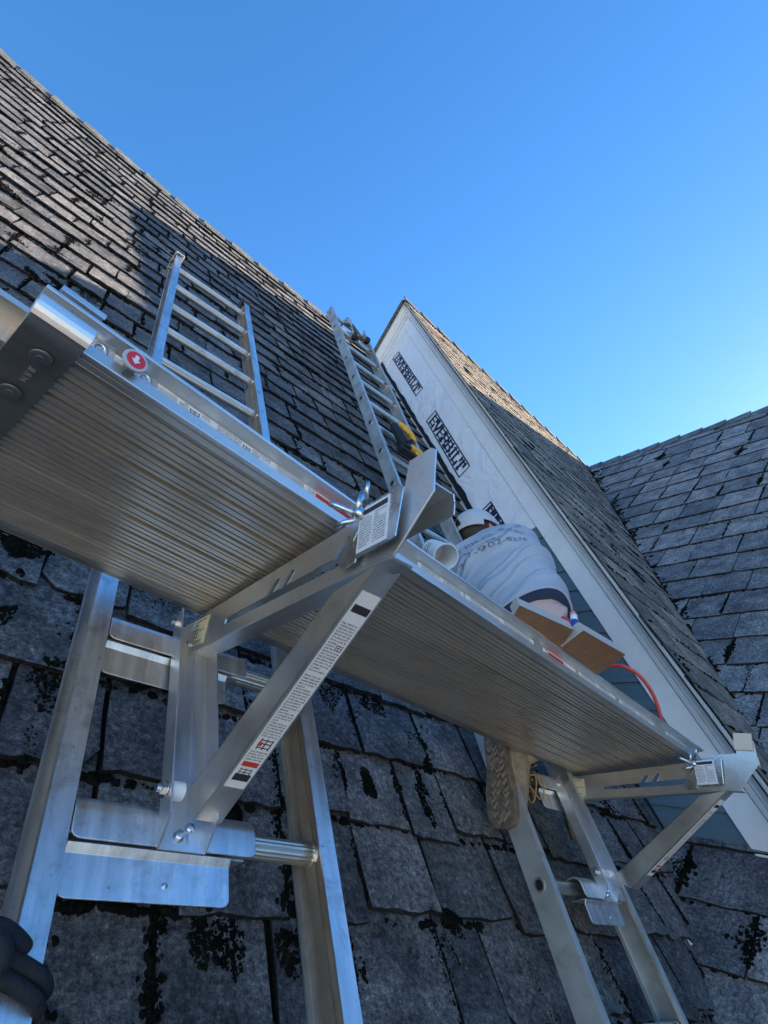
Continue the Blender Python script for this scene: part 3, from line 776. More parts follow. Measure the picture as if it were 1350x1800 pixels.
# rivets / locking screws, lock button
def screw(px, py):
    a = aa(px, py); f = Fr(PF(a, b0+.0195, H0+.0345), Pv, Nv, -Bv)
    s = obj('screw_plate', box(f, -.016, .016, -.0105, .0105, .0, .0022), ZINC, plank, bev=.0005)
    n = 24; V = []
    for k in range(n):
        t = 2*pi*k/n
        for q, z in ((.0095, .0022), (.0085,.0045), (.0055,.0045), (.0042,.0018)): V.append(f(cos(t)*q, sin(t)*q, z))
    obj('screw_head', (V, [(4*k+j, 4*((k+1)%n)+j, 4*((k+1)%n)+j+1, 4*k+j+1) for k in range(n) for j in range(3)]), ZINC, s, smooth=True)
    obj('screw_recess', cyl(f(0,0,.0015), f.z, .0044, .0006, 16), UNDER, s)
screw(174,615); screw(251,671)
a = aa(228,628); f = Fr(PF(a, b0-.006, H0+.0270), Pv, Nv, -Bv)
kb = obj('lock_button', cyl(f(0,0,-.002), f.z, .0145, .004, 28), GREYPL, plank, bev=.0008)
obj('red_disc', cyl(f(0,0,.002), f.z, .0108, .0006, 28), REDPL, kb)
ar = [(-.0022,.006), (.0022,.006), (.0022,-.0005), (.0052,-.0005), (0,-.0065), (-.0052,-.0005), (-.0022,-.0005)]
obj('white_arrow', prism([f(x, y, .0026) for x, y in ar], f.z*.0004), WHPL, kb)
obj('button_stem', box(f, -.005, .005, -.016, .004, -.024, -.002), STEEL_DK, kb)
# end stirrup band round the plank, with two big rivets
P_ = [(.80,-.0045), (b0+.012,-.0045)] + [(b0+.012-.0240*sin(q*pi/16), -.0045+.022-.022*cos(q*pi/16)) for q in range(1,9)] + [(b0-.0118,.021)]
band = obj('end_band', prism([PF(ab0, b, H0+c) for b, c in strip(P_, -.0036)], Pv*(ab1-ab0)), STEEL_DK, plank, bev=.0005)
obj('band_corner', prism([PF(ab0-.0005, b, H0+c) for b, c in strip([(b0+.012-.0280*sin(q*pi/16), -.0084+.0262-.0262*cos(q*pi/16)) for q in range(4,9)]+[(b0-.0158,.0213)], -.0006)], Pv*(ab1-ab0+.001)), AL_RAIL, band, smooth=False)
for px, py in ((72,629), (18,688)):
    q = pk(px, py, c=HP-.008); f = Fr(PF(q[0], q[1], HP-.0083), Pv, Bv, -Nv)
    g = tube([f(0,0,-.0005), f(0,0,.0012), f(0,0,.0020)], [.0115, .0105, .006], 24)
    obj('rivet', join(g, tube([f(0,0,.0015), f(0,0,.0027)], [.0052,.0045], 20)), STEEL_DK, band, smooth=False, bev=.0003)
# stamped letters
tc = bpy.data.curves.new('t', 'FONT'); tc.body = 'M R R'; tc.size = .011; tc.extrude = .0004; tc.align_x = 'CENTER'; tc.align_y = 'CENTER'
to = bpy.data.objects.new('t', tc); COL.objects.link(to); dg = bpy.context.evaluated_depsgraph_get(); tm = bpy.data.meshes.new_from_object(to.evaluated_get(dg)); bpy.data.objects.remove(to)
q = pk(48,657, c=HP-.008); f = Fr(PF(q[0], q[1], HP-.0087), -Bv, Pv, -Nv)
obj('stamped_letters', ([f(v.co.x, v.co.y, v.co.z) for v in tm.vertices], [tuple(p.vertices) for p in tm.polygons]), AL_RAIL, band)
# upstand hook plate behind the band
e0, e1 = pk(108,500, b=b0+.03)[0], pk(178,555, b=b0+.03)[0]
obj('end_hook', prism([PF(e0, b, H0+c) for b, c in strip([(b0+.034,.056), (b0+.034,.0665), (b0+.004,.0685), (b0-.001,.0665), (b0-.001,.0590)], .0025)], Pv*(e1-e0)), AL_RAIL, plank, bev=.0005)
# inner telescoping section, left of the band
ib = .538
obj('inner_rail', prism([PF(A0, b, H0+c) for b, c in [(ib,.002), (ib,.052), (ib+.02,.054), (ib+.02,.050), (ib+.003,.048), (ib+.003,.002)]], Pv*(ab0+.02-A0)), AL_LAD, plank, bev=.0008)
ip = [(ib+.001, .0)]
for i in range(30):
    x = ib+.006+i*(b1-ib-.02)/30; ip += [(x, 0), (x+.0002, .008), (x+.0024, .008), (x+.0026, 0)]
ip += [(b1-.01, 0), (b1-.01, .02), (ib+.001, .02)]
obj('inner_deck', prism([PF(A0, b, H0+c+.0012) for b, c in ip], Pv*(ab0+.02-A0)), AL_PLK, plank)
# ================================================================== LADDER JACKS
JX = .385
def jack(lab, hsh, dx, dy, dz, lfr, lx0, lx1, uptop, upbot, ux0, ux1, hooks, pivot_s, hookx):
    T = Vector((dx, dy, dz))
    t = thing('ladder_jack', lab, 'ladder jack', lfr((ux0+ux1)/2, upbot, 0), group='ladder jacks under the plank')
    W = lambda y, z, x=0.: Vector((JX+x, y, z))+T
    G = lambda pts, x0, x1: prism([W(y, z, x0) for y, z in pts], Vector((x1-x0,0,0)))
    # beam web with notched slot
    web = [(1.090,.2440), (.628,.3290), (.585,.3370), (.578,.352), (.4965,.3615), (.4965,.3985), (.4575,.4045), (.448,.3985), (.444,.362), (.440,.336), (.494,.264), (.534,.2620), (1.020,.1855), (1.088,.1785), (1.102,.205)]
    beam = obj('beam', G(web, 0, .003), AL_JACK, t)
    bdir = Vector((0, 1.015-.534, .1985-.2700)).normalized(); bn = Vector((0, -bdir.z, bdir.y))
    # top flange and outer lip of the channel
    obj('top_flange', join(G([(.4570,.362), (.600,.339), (.600,.336), (.4570,.359)], .0032, .046), G([(1.055,.2475), (.600,.3315), (.600,.3285), (1.055,.2445)], .0032, .050), prism([W(.4555,.3610,.0463), W(.4555,.3500,.0500), W(.60,.327,.0500), W(.60,.338,.0463)], (.0028,0,0)), prism([W(.4555,.3496,.0503), W(.4555,.3330,.0520), W(.60,.310,.0520), W(.60,.3266,.0503)], (.0028,0,0))), AL_JACK, beam, bev=.0006)
    obj('bottom_flange', join(G([(.494,.2632), (.534,.2612), (1.080,.1760), (1.080,.1731), (.534,.2583), (.497,.2600)], -.0005, .034)), AL_JACK, beam, bev=.0006)
    # slot: a dark long channel with three hook notches
    z = lambda y: .2640+(y-.534)*(.1900-.2640)/(1.015-.534)
    slot = []
    ys = [(.915, .014), (.915,.024)]
    sl = [(.915, z(.915)+.020), (.60, z(.60)+.018), (.60, z(.60)+.034), (.585, z(.585)+.054), (.589, z(.589)+.060), (.598, z(.598)+.060), (.622, z(.622)+.034), (.735, z(.735)+.033), (.722, z(.722)+.051), (.726, z(.726)+.056), (.735, z(.735)+.056), (.752, z(.752)+.033), (.772, z(.772)+.0325), (.760, z(.760)+.049), (.764, z(.764)+.054), (.773, z(.773)+.053), (.791, z(.791)+.032), (.915, z(.915)+.030)]
    cut = obj('cutter', G(sl, -.02, .02), None, None)
    cut.data.transform(Matrix.Translation(-ORG[t]))
    bo_ = beam.modifiers.new('b', 'BOOLEAN'); bo_.object = cut; bo_.operation = 'DIFFERENCE'; bo_.solver = 'EXACT'
    lp = beam.parent; beam.parent = None
    bpy.context.view_layer.update(); dg_ = bpy.context.evaluated_depsgraph_get()
    nm_ = bpy.data.meshes.new_from_object(beam.evaluated_get(dg_)); beam.modifiers.remove(bo_); beam.data = nm_; beam.parent = lp
    bpy.data.objects.remove(cut)
    b_ = beam.modifiers.new('bevel', 'BEVEL'); b_.width = .0006; b_.segments = 1; b_.limit_method = 'ANGLE'
    edge = []
    for i in range(len(sl)):
        (ya, za), (yb, zb_) = sl[i], sl[(i+1) % len(sl)]
        edge.append(tube([W(ya, za, -.0002), W(yb, zb_, -.0002)], .0006, 6))
    obj('slot_edge', join(*edge), ZINC, beam)
    WH = lambda y, z, x=0.: W(y-hsh, z+hsh*.16, x)
    GH = lambda pts, x0, x1: prism([WH(y, z, x0) for y, z in pts], Vector((x1-x0,0,0)))
    # wing bolt and hasp plate by the tip
    hp = [(.640,.290), (.560,.338), (.545,.338), (.528,.288), (.535,.270), (.630,.256)]
    obj('hasp_plate', GH([(.600,.338), (.535,.349), (.527,.344), (.526,.276), (.533,.272), (.600,.262)], -.011, -.0085), ZINC, t, bev=.001)
    f = Fr(WH(.5975,.2665,-.0115), (0,-1,.15), (0,.15,1), (-1,0,0))
    label(t, f, .058, .066, rows=12, seed=15, cols=2, head=.12)
    wb = [tube([WH(.614,.330,-.014), WH(.612,.362,-.012)], .0044, 14), tube([WH(.606,.324,-.014), WH(.626,.332,-.036), WH(.634,.335,-.045)], [.0040,.0044,.0044], 14),
          tube([WH(.604,.318,-.014), WH(.618,.310,-.026), WH(.632,.304,-.030)], [.0032,.0042,.0034], 12), tube([WH(.604,.326,-.010), WH(.604,.322,-.022)], [.009,.0075], 16), tube([WH(.6,.345,-.012), WH(.594,.356,-.018), WH(.592,.368,-.02)], [.0028,.0034,.0024], 10)]
    obj('wing_bolt', join(*wb), ZINC, t, smooth=True)
    obj('latch_hook', GH([(.640,.262), (.628,.300), (.612,.318), (.606,.312), (.616,.292), (.600,.285), (.602,.258), (.628,.252)], -.008, -.0055), ZINC, t, bev=.0006)
    # cream instruction sticker at the inner end
    f = Fr(W(1.086,.1830,-.0008), (0,-.989,.148), (0,.148,.989), (-1,0,0))
    st = label(t, f, .108, .054, rows=7, seed=16, paper=CREAM, cols=2, extra=[(.45,.72,.25,.7)])
    obj('yellow_mark', join(box(f, .030,.034,.010,.020,.0009,.0011), box(f, .030,.041,.013,.015,.0009,.0011), box(f,.038,.041,.009,.019,.0009,.0011)), YELINK, st)
    # diagonal brace: channel from the tip down to the pivot
    top_ = lambda y, z_, x: W(y, z_, x)
    pv_l = lfr((ux0+ux1)/2, pivot_s, .005)-T
    ta, tb_ = Vector((0,.612,.238)), Vector((0,.528,.262)); ba, bb_ = Vector((0,pv_l.y+.016,pv_l.z+.013)), Vector((0,pv_l.y-.030,pv_l.z-.022))
    sh = Vector((JX,0,0))+T
    xo0, xo1 = .004, .040
    web_b = [ta, tb_, bb_, bb_+Vector((0,.026,-.012)), ba+Vector((0,.004,-.003))]
    web_b = [ta, tb_, bb_, bb_+(ba-bb_)*.55+Vector((0,.004,-.012)), ba]
    br = obj('brace', join(prism([sh+p+Vector((xo0,0,0)) for p in web_b], (.0028,0,0)), prism([sh+p for p in (tb_+Vector((xo0,0,0)), bb_+Vector((xo0,0,0)), bb_+Vector((xo0,.003,.001)), tb_+Vector((xo0,.003,.001)))], (xo1-xo0+.004,0,0)), prism([sh+p for p in (ta+Vector((xo0,0,0)), ba+Vector((xo0,0,0)), ba+Vector((xo0,-.003,-.001)), ta+Vector((xo0,-.003,-.001)))], (xo1-xo0+.004,0,0))), AL_BRACE, t, bev=.001)
    # long sticker on the brace's outer face
    dn = (bb_-tb_).normalized(); nrm = dn.cross(Vector((1,0,0))).normalized()
    if nrm.y > 0: nrm = -nrm
    ln = (bb_-tb_).length
    f = Fr(sh+tb_+dn*(ln*.09)+Vector((xo0+.006,0,0))+nrm*.0004, (1,0,0), -dn, nrm)
    LL = ln*.76
    f2 = Fr(f(0,-LL,0), (1,0,0), -dn, nrm)
    label(br, f2, .030, LL, rows=58, seed=17, head=.035, red=(.115,.14,.1,.9), extra=[(.5,.95,.72,.76), (.1,.9,.055,.11), (.1,.95,.20,.27), (.2,.6,.9,.93)])
    obj('black_panel', box(f2, .003,.027, LL*.04, LL*.075, .0009,.0012), INK, br)
    obj('red_diamond', box(f2, .005,.011, LL*.225, LL*.245, .0009,.0012), REDINK, br)
    # upright channel on the ladder
    ch = strip([(ux0,.034), (ux0+.0005,.002), (ux0+.003,.0), (ux1-.003,.0), (ux1-.0005,.002), (ux1,.034)], .003)
    g = []
    m0 = [lfr(x, uptop, z_) for x, z_ in ch]; n = len(ch)
    up = prism([lfr(x, upbot, z_) for x, z_ in ch], lfr.y*(uptop-upbot))
    # taper the flanges at the foot and head
    V = up[0]
    for i in range(n):
        if ch[i][1] > .02: V[i] = V[i]+lfr.y*.030; V[n+i] = V[n+i]+lfr.y*.012
    upr = obj('upright', up, AL_UP, t, bev=.0008)
    obj('upright_rib', box(lfr, ux0+.042, ux0+.046, upbot+.01, uptop-.01, .003, .006), AL_UP, upr)
    # bolts
    bf = Fr(lfr(ux0, pivot_s, .018), lfr.z, lfr.y, (-1,0,0))
    bl = [cyl(bf(0,0,.0005), bf.z, .0115, .0014, 20), cyl(bf(0,0,.0018), bf.z, .0092, .008, 6), cyl(bf(0,0,.009), bf.z, .0055, .005, 12)]
    obj('pivot_bolt', join(*bl), ZINC, t, bev=.0004)
    obj('spacer', cyl(lfr(ux0+.0035, pivot_s, .018), (1,0,0), .0125, .020, 20), WHPL, t)
    obj('spacer', cyl(lfr(ux1-.017, pivot_s, .018), (1,0,0), .0105, .013, 20), WHPL, t)
    bl = [tube([lfr(ux0+.030, upbot+.018, .003), lfr(ux0+.030, upbot+.018, .007), lfr(ux0+.030, upbot+.018, .0095)], [.0078,.0074,.004], 20), tube([lfr(ux0+.045, upbot+.030, .003), lfr(ux0+.045, upbot+.030, .006), lfr(ux0+.045, upbot+.030, .008)], [.0068,.0065,.003], 20)]
    obj('rivet', join(*bl), ZINC, t, smooth=True)
    bf = Fr(lfr(ux0, uptop-.014, .018), lfr.z, lfr.y, (-1,0,0))
    obj('beam_bolt', join(cyl(bf(0,0,0), bf.z, .007, .005, 6), cyl(bf(0,0,.005), bf.z, .004, .007, 10), cyl(lfr(ux0+.02, uptop-.062, .028), lfr.z, .0075, .006, 6)), ZINC, t)
    # rung hooks: bent plates lying on two rungs
    for s, sg in hooks:
        hx0, hx1 = hookx
        pr = [(.024,-.050), (.022,-.075)]
        # front: wraps over the rung, lip hangs in front
        a = strip([(-.055,-.004), (-.046,.014), (-.030,.021), (-.010,.019), (.001,.008), (.0035,-.003), (.0035,-.036)], .0032)
        def loft(prof_, xa, xb, cut_idx, rad, name, par):
            n_ = len(prof_); V = []
            st_ = [(xa, 1), (xa+rad*.12, .55), (xa+rad*.4, .2), (xa+rad, 0), (xb-rad, 0), (xb-rad*.4, .2), (xb-rad*.12, .55), (xb, 1)]
            for x_, k_ in st_:
                for i_, (zz, y) in enumerate(prof_): V.append(lfr(x_, s+y+(rad*k_ if i_ in cut_idx else 0), zz))
            Fc = [(i_*n_+j, i_*n_+(j+1) % n_, (i_+1)*n_+(j+1) % n_, (i_+1)*n_+j) for i_ in range(7) for j in range(n_)] + [tuple(range(n_))[::-1], tuple(range(7*n_, 8*n_))]
            return obj(name, (V, Fc), AL_LAD, par, bev=.0008)
        a = [(zz-.0045, y) for zz, y in a]
        hk = loft(a, hx0, hx1, (6, 7), .011, 'rung_hook', t)
        b = strip([(-.006,-.036), (-.014,-.046), (-.015,-.095)], .003)
        loft(b, hx0, hx1-.036, (2, 3), .011, 'back_plate', hk)
        obj('shelf', prism([lfr(hx0+.004, s+y, zz) for zz, y in [(-.006,-.036), (-.050,-.026), (-.050,-.029), (-.006,-.039)]], lfr.x*(hx1-hx0-.02)), AL_LAD, hk)
        obj('rivet', tube([lfr(hx0+(hx1-hx0)*.50, s-.075, -.0145), lfr(hx0+(hx1-hx0)*.50, s-.075, -.0105), lfr(hx0+(hx1-hx0)*.50, s-.075, -.009)], [.004,.004,.001], 12), ZINC, hk)
    return t
jack('ladder jack nearest the viewer with a long text sticker on its brace', .043, 0, 0, 0, LF1, 0, 0, .785, .392, .345, .416, [(.431, 1), (.7465, 1)], .462, (.2385, .494))
jack('farther ladder jack at the right end of the plank beside the gable', -.008, 1.545, .215, -.045, LF2, 0, 0, .79, .445, 1.772, 1.842, [(.487, 1), (.80, 1)], .515, (1.69, 1.90))

# ================================================================== STRAP KNOT
kf = LF1.at(.204, .290, 0)
o = thing('gloved_hand', 'black gloved hand gripping the lower left rail of the near ladder', 'hand', kf(-.03,-.05,.0))
chains = [[((-.052,-.018,-.002), .030)],
          [((-.040,.004,.006), .014), ((-.022,.006,.016), .0118), ((-.006,-.004,.0175), .0110), ((.006,-.0115,.015), .0104), ((.013,-.0155,.0115), .0092)],
          [((-.032,-.012,.010), .012), ((-.010,-.019,.0155), .0105), ((.012,-.0275,.0135), .0100), ((.033,-.036,.0105), .0096), ((.0425,-.041,-.002), .0092), ((.040,-.043,-.022), .0088), ((.030,-.044,-.034), .008)],
          [((-.032,-.028,.008), .012), ((-.008,-.036,.0140), .0100), ((.010,-.043,.0130), .0096), ((.028,-.052,.0105), .0092), ((.0385,-.057,-.002), .0088), ((.036,-.058,-.022), .0083)],
          [((-.038,-.042,.002), .011), ((-.024,-.052,.006), .0088), ((-.012,-.058,.002), .0080)],
          [((-.040,-.010,.016), .014), ((-.020,-.012,.032), .0118), ((-.0105,-.028,.033), .0110), ((-.016,-.042,.026), .0092)],
          [((-.085,-.055,.02), .032), ((-.16,-.16,.06), .038), ((-.24,-.30,.10), .045)]]
chains = [[(p_, r_*.93) for p_, r_ in ch_] for ch_ in chains]
pts, ed = [], []
for ci, ch_ in enumerate(chains):
    prev = 0 if ci else None
    for p_, r_ in ch_:
        pts.append((kf(*p_), r_))
        if prev is not None: ed.append((prev, len(pts)-1))
        prev = len(pts)-1
skinned('glove', pts, ed, 0, ROPE, o, 2)
# ================================================================== LADDER 2 EXTRAS
# ridge hook clamped to the top rungs
lf = LF2; hc = thing('ladder_hook', 'rusty ladder hook with black wheels clamped on the top rungs', 'ladder hook', lf(1.74, 4.60, -.03))
def l2(px, py, z=0.):
    v = hit(px, py, N2, .8925*K2-z); return v.x, v.dot(S2)
tr = r2[-1]
obj('hook_bar', join(tube([lf(1.735,tr-.36,-.01), lf(1.735,tr+.02,.012), lf(1.735,tr+.10,.0)], .011, 10), tube([lf(1.735,tr+.10,.0), lf(1.735,tr+.14,-.06), lf(1.735,tr+.12,-.14)], .011, 10)), AL_LAD_OLD, hc, smooth=True)
obj('clamp_plate', join(box(lf, 1.700,1.772, tr-.05, tr+.05, -.012, .004), box(lf, 1.70,1.78, tr-.34, tr-.27, -.022, .006)), AL_LAD_OLD, hc, bev=.003)
RUST = mat('rusty_iron', (.10,.065,.05), .8)
xa_, sa_ = l2(624,592,.04); xb_, sb_ = l2(645,599,.04)
obj('axle', join(tube([lf(xa_,sa_,.04), lf(xb_,sb_,.04)], .010, 10), tube([lf((xa_+xb_)/2,(sa_+sb_)/2,.04), lf((xa_+xb_)/2+.02,tr-.06,.0)], .018, 10)), RUST, hc)
for px_, py_ in ((624,592), (645,599)):
    xx, ss = l2(px_, py_, .04)
    obj('wheel', tube([lf(xx-.02,ss,.04), lf(xx-.014,ss,.04), lf(xx+.012,ss,.04), lf(xx+.02,ss,.04)], [.022,.032,.032,.022], 22), BLK, hc, smooth=True)
# trigger clamp / nailer hanging on the rungs
cx_, cs_ = l2(712, 775, .03)
nl = thing('power_tool', 'yellow and black cordless nailer hooked on a ladder rung', 'nailer', lf(cx_, cs_-.14, .02))
f = lf.at(cx_, cs_, .03)
obj('body', join(tube([f(-.055,.14,-.01), f(-.055,.12,.0), f(-.05,-.10,.012), f(-.05,-.13,.012)], [.018,.028,.030,.022], 12), box(f, -.075,-.02,-.15,-.11,-.02,.035), tube([f(-.06,.02,.03), f(-.055,-.12,.038)], [.012,.014], 8)), BLK, nl, bev=.004)
obj('handle', tube(smoothpath([f(-.03,.15,.02), f(.02,.125,.026), f(.065,.07,.02), (f(.075,.03,.012))], 5), [.020]*5+[.022]*5+[.020]*5+[.017], 12), YEL, nl, smooth=True)
obj('trigger', tube([f(-.02,.085,.03), f(.01,.07,.035), f(.018,.052,.03)], .009, 8), YEL, nl, smooth=True)
obj('grip', tube([f(.055,.03,.01), f(.045,-.03,.006), f(.05,-.08,.008)], [.018,.016,.020], 12), BLK, nl, smooth=True)
obj('battery_mount', join(box(f, -.01,.085,-.135,-.085,-.018,.038), box(f, .02,.095,-.165,-.13,-.012,.03)), YEL, nl, bev=.01, segs=3)
obj('nose', join(box(f, -.10,.03,-.185,-.15,-.02,.02), tube([f(-.10,-.16,0), f(-.13,-.155,0)], .008, 8)), BLK, nl, bev=.003)

# ================================================================== PERSON
per = thing('person', 'person in a grey work shirt and pale cap working with back turned', 'person', (1.55, 1.2, -.02))
def rp(px, py, x): r = ray(px, py); return r*(x/r.x)
hem = rp(920, 1074, 1.98); nec = rp(846, 982, 2.18)
latv = (rp(985,1010,2.1)-rp(818,1000,2.1)).normalized()       # towards his right-hand side in the picture
ax = (nec-hem).normalized(); latv = (latv-ax*latv.dot(ax)).normalized(); bk_ = latv.cross(ax).normalized()
if bk_.x > 0: bk_ = -bk_                                       # points backwards (to the viewer)
tl = (nec-hem).length
prof_t = [(-.24,.150,.11,0), (-.12,.178,.125,0), (0,.190,.135,0), (.12,.205,.145,.01), (.3,.225,.15,.03), (.5,.248,.158,.05), (.68,.262,.155,.055), (.80,.262,.145,.045), (.89,.235,.125,.03), (.95,.18,.10,.01), (1.0,.10,.075,-.01), (1.03,.062,.062,-.015)]
def tprof(v):
    for i in range(len(prof_t)-1):
        a, b = prof_t[i], prof_t[i+1]
        if v <= b[0] or i == len(prof_t)-2:
            t = max(0, min(1, (v-a[0])/(b[0]-a[0]))); t = t*t*(3-2*t)*.5+t*.5
            return [a[k]+(b[k]-a[k])*t for k in (1,2,3)]
def torso(th, v, off=0., fold=False):
    w_, d_, o_ = tprof(v); c_, s_ = cos(th), sin(th)
    e = .82; x = math.copysign(abs(c_)**e, c_)*w_; y = math.copysign(abs(s_)**e, s_)*d_
    if fold:
        u_ = x/.25
        wv = noise.noise(Vector((u_*1.3, v*2.0, 4)))*1.5
        q1 = v*21 - u_*4.2 + wv*1.6; q2 = v*37 - u_*8 + wv*3+1.3
        r1_ = max(0, 1-abs(((q1/(2*pi)) % 1)-.5)*4.2); r2_ = max(0, 1-abs(((q2/(2*pi)) % 1)-.5)*4.5)
        am = .35+.65*max(0, noise.noise(Vector((u_*1.8+7, v*3.3, 2)))+.45); fade = min(1, max(0, (.86-v)/.22))*min(1, max(.35, (v+.12)/.2))
        off += (.030*r1_**1.4*am + .013*r2_**1.4*(1-am*.5) + .004*noise.noise(Vector((u_*4+v*3, v*11, 1))))*fade
    p = hem+ax*(v*tl)+latv*x+bk_*(y+o_)
    nrm = (latv*(c_/w_)+bk_*(s_/d_)).normalized()
    return p+nrm*off
def ringmesh(fn, v0, v1, nv, nt, off, fold=False, cap=True):
    V = [fn(2*pi*j/nt, v0+(v1-v0)*i/nv, off, fold) for i in range(nv+1) for j in range(nt)]
    Fc = [(i*nt+j, i*nt+(j+1) % nt, (i+1)*nt+(j+1) % nt, (i+1)*nt+j) for i in range(nv) for j in range(nt)]
    if cap: Fc += [tuple(range(nt))[::-1], tuple(range(nv*nt, (nv+1)*nt))]
    return V, Fc
head = rp(838, 935, 2.08)
neckb = nec - ax*.02
pel = hem - ax*.16
kneeR = pel + Vector((.10,.10,-.30)); ankR = kneeR+Vector((-.22,-.06,-.30))
hipL = pel+latv*-.09; hipR = pel+latv*.09
ank = rp(925, 1318, 1.66); knL = hipL*.40+ank*.60+Vector((.12,.0,.04))
shl, shr = hem+ax*tl*.86+latv*-.19, hem+ax*tl*.86+latv*.19
elL, elR = shl+Vector((.20,.10,-.12)), shr+Vector((.16,-.06,-.20))
haL, haR = Vector((2.68, elL.y-.02, elL.z+.12)), Vector((2.66, elR.y+.26, elR.z+.16))
body_pts = [(pel,.13), (hem+ax*.1,.12), (hem+ax*tl*.6,.125), (hem+ax*tl*.86,.10), (neckb,.055), (head+Vector((0,0,-.05)),.06), (head+Vector((0,0,.03)),.075),
            (shl,.055), (elL,.042), (haL,.028), (shr,.055), (elR,.042), (haR,.028), (hipL,.09), (knL,.062), (ank,.042), (hipR,.09), (kneeR,.062), (ankR,.042)]
skinned('body', body_pts, [(0,1),(1,2),(2,3),(3,4),(4,5),(5,6),(3,7),(7,8),(8,9),(3,10),(10,11),(11,12),(0,13),(13,14),(14,15),(0,16),(16,17),(17,18)], 0, SKIN, per)
# hands with five fingers against the wall
for k, (h_, el_) in enumerate(((haL, elL), (haR, elR))):
    d = (h_-el_).normalized(); up_ = Vector((0,.1,1)); up_ = (up_-d*up_.dot(d)).normalized(); sd = d.cross(up_)
    pts = [(h_-d*.01, .024), (h_+d*.035, (.034,.016)), (h_+d*.07, (.036,.013))]; ed = [(0,1),(1,2)]
    for q in range(4):
        b_ = h_+d*.075+sd*(.024-.016*q); l = (.030,.034,.031,.024)[q]
        i0 = len(pts); pts += [(b_, .0085), (b_+d*l*.9-up_*.006, .008), (b_+d*l*1.5-up_*.022, .0075)]; ed += [(2,i0),(i0,i0+1),(i0+1,i0+2)]
    i0 = len(pts); b_ = h_+d*.025+sd*.03; pts += [(b_, .011), (b_+sd*.02+d*.022, .0095), (b_+sd*.024+d*.045, .008)]; ed += [(1,i0),(i0,i0+1),(i0+1,i0+2)]
    skinned('hand', pts, ed, 0, SKIN, per, 1)
sh = obj('shirt', ringmesh(torso, -.145, 1.02, 200, 150, .012, True), SHIRT, per, smooth=True)
sm = sh
for s_, e_ in ((shl, elL), (shr, elR)):
    d = (e_-s_); pts = [s_-d*.15, s_+d*.2, s_+d*.55, s_+d*.8]
    obj('sleeve', tube(smoothpath(pts, 4), [.075,.078,.078,.077,.076,.075,.074,.073,.072,.071,.070,.069,.068], 18), SHIRT, sh, smooth=True)
# text on the back of the shirt, wrapped onto its surface
INKS = mat('shirt_ink', (.12,.14,.18), .8)
SGN = 1
def shirttext(body, vc, size, wmax):
    tc = bpy.data.curves.new('t', 'FONT'); tc.body = body; tc.size = 1; tc.align_x = 'CENTER'; tc.offset = -.006; tc.resolution_u = 3
    to = bpy.data.objects.new('t', tc); COL.objects.link(to); dg = bpy.context.evaluated_depsgraph_get(); tm = bpy.data.meshes.new_from_object(to.evaluated_get(dg)); bpy.data.objects.remove(to)
    bm = bmesh.new(); bm.from_mesh(tm); bmesh.ops.triangulate(bm, faces=bm.faces); [(bmesh.ops.subdivide_edges(bm, edges=[e for e in bm.edges if e.calc_length() > .11], cuts=1), bmesh.ops.triangulate(bm, faces=bm.faces)) for _ in range(4)]
    bm.verts.index_update(); xs = [v.co.x for v in bm.verts]; wd = max(xs)-min(xs)
    V = []
    for v in bm.verts:
        arc = v.co.x/wd*wmax; vv = vc+v.co.y*size
        th = pi/2 - arc - .16*SGN
        V.append(torso(th, vv, .0175, True))
    Fc = [tuple(q.index for q in fc.verts) for fc in bm.faces]; bm.free(); return V, Fc

for tx_, v_, sz_, w_ in (('LX PRO  IONS', .575, .055, 1.45), ('www.LXPROHOME', .495, .038, 1.5), ('267-902-8276', .405, .048, 1.4)):
    obj('shirt_print', shirttext(tx_, v_, sz_, w_), INKS, sh)
# waistband, lower back, cloth
obj('waistband', ringmesh(torso, -.19, -.12, 8, 64, .006), DARKC, per, smooth=True)
obj('trousers', join(tube(smoothpath([hipL, knL, ank+Vector((0,0,.05))], 5), [.10]*3+[.085]*3+[.07]*4+[.065], 16), tube(smoothpath([hipR, kneeR, ankR], 5), [.10]*3+[.085]*3+[.07]*4+[.06], 16)), PANTS, per, smooth=True)
c = rp(990, 1092, 1.95); obj('red_cloth', join(tube([c+ax*.035, c+ax*.02, c-ax*.01, c-ax*.05], [.006,.018,.024,.02], 12)), REDC, per, smooth=True)
# head, hair, cap
hd = head; hf = Vector((.75,-.42,.1)).normalized()            # he looks towards the wall and right
hu = (ax*.6+Vector((0,.0,1))).normalized(); hu = (hu-hf*hu.dot(hf)).normalized(); hs = hf.cross(hu)
def ell(c, a, b, cc, n1=18, n2=28, f=None, cond=None):
    V = []; 
    for i in range(n1+1):
        t = pi*i/n1
        for j in range(n2):
            q = 2*pi*j/n2; x, y, z = sin(t)*cos(q), sin(t)*sin(q), cos(t)
            k = f(x,y,z) if f else 1
            V.append(c+hf*x*a*k+hs*y*b*k+hu*z*cc*k)
    Fc = [(i*n2+j, i*n2+(j+1) % n2, (i+1)*n2+(j+1) % n2, (i+1)*n2+j) for i in range(n1) for j in range(n2)]
    if cond:
        Fc2 = []
        for fc in Fc:
            i, j = divmod(fc[0], n2); t = pi*(i+.5)/n1; q = 2*pi*(j+.5)/n2
            if cond(sin(t)*cos(q), sin(t)*sin(q), cos(t)): Fc2.append(fc)
        Fc = Fc2
    return V, Fc
skull = obj('head', ell(hd, .108, .088, .124, f=lambda x,y,z: 1-.12*max(0,-z)*(1-max(0,x))), SKIN, per, smooth=True)
obj('nose', tube([hd+hf*.095+hu*.02, hd+hf*.118-hu*.012, hd+hf*.10-hu*.022], [.008,.013,.008], 8), SKIN, skull, smooth=True)
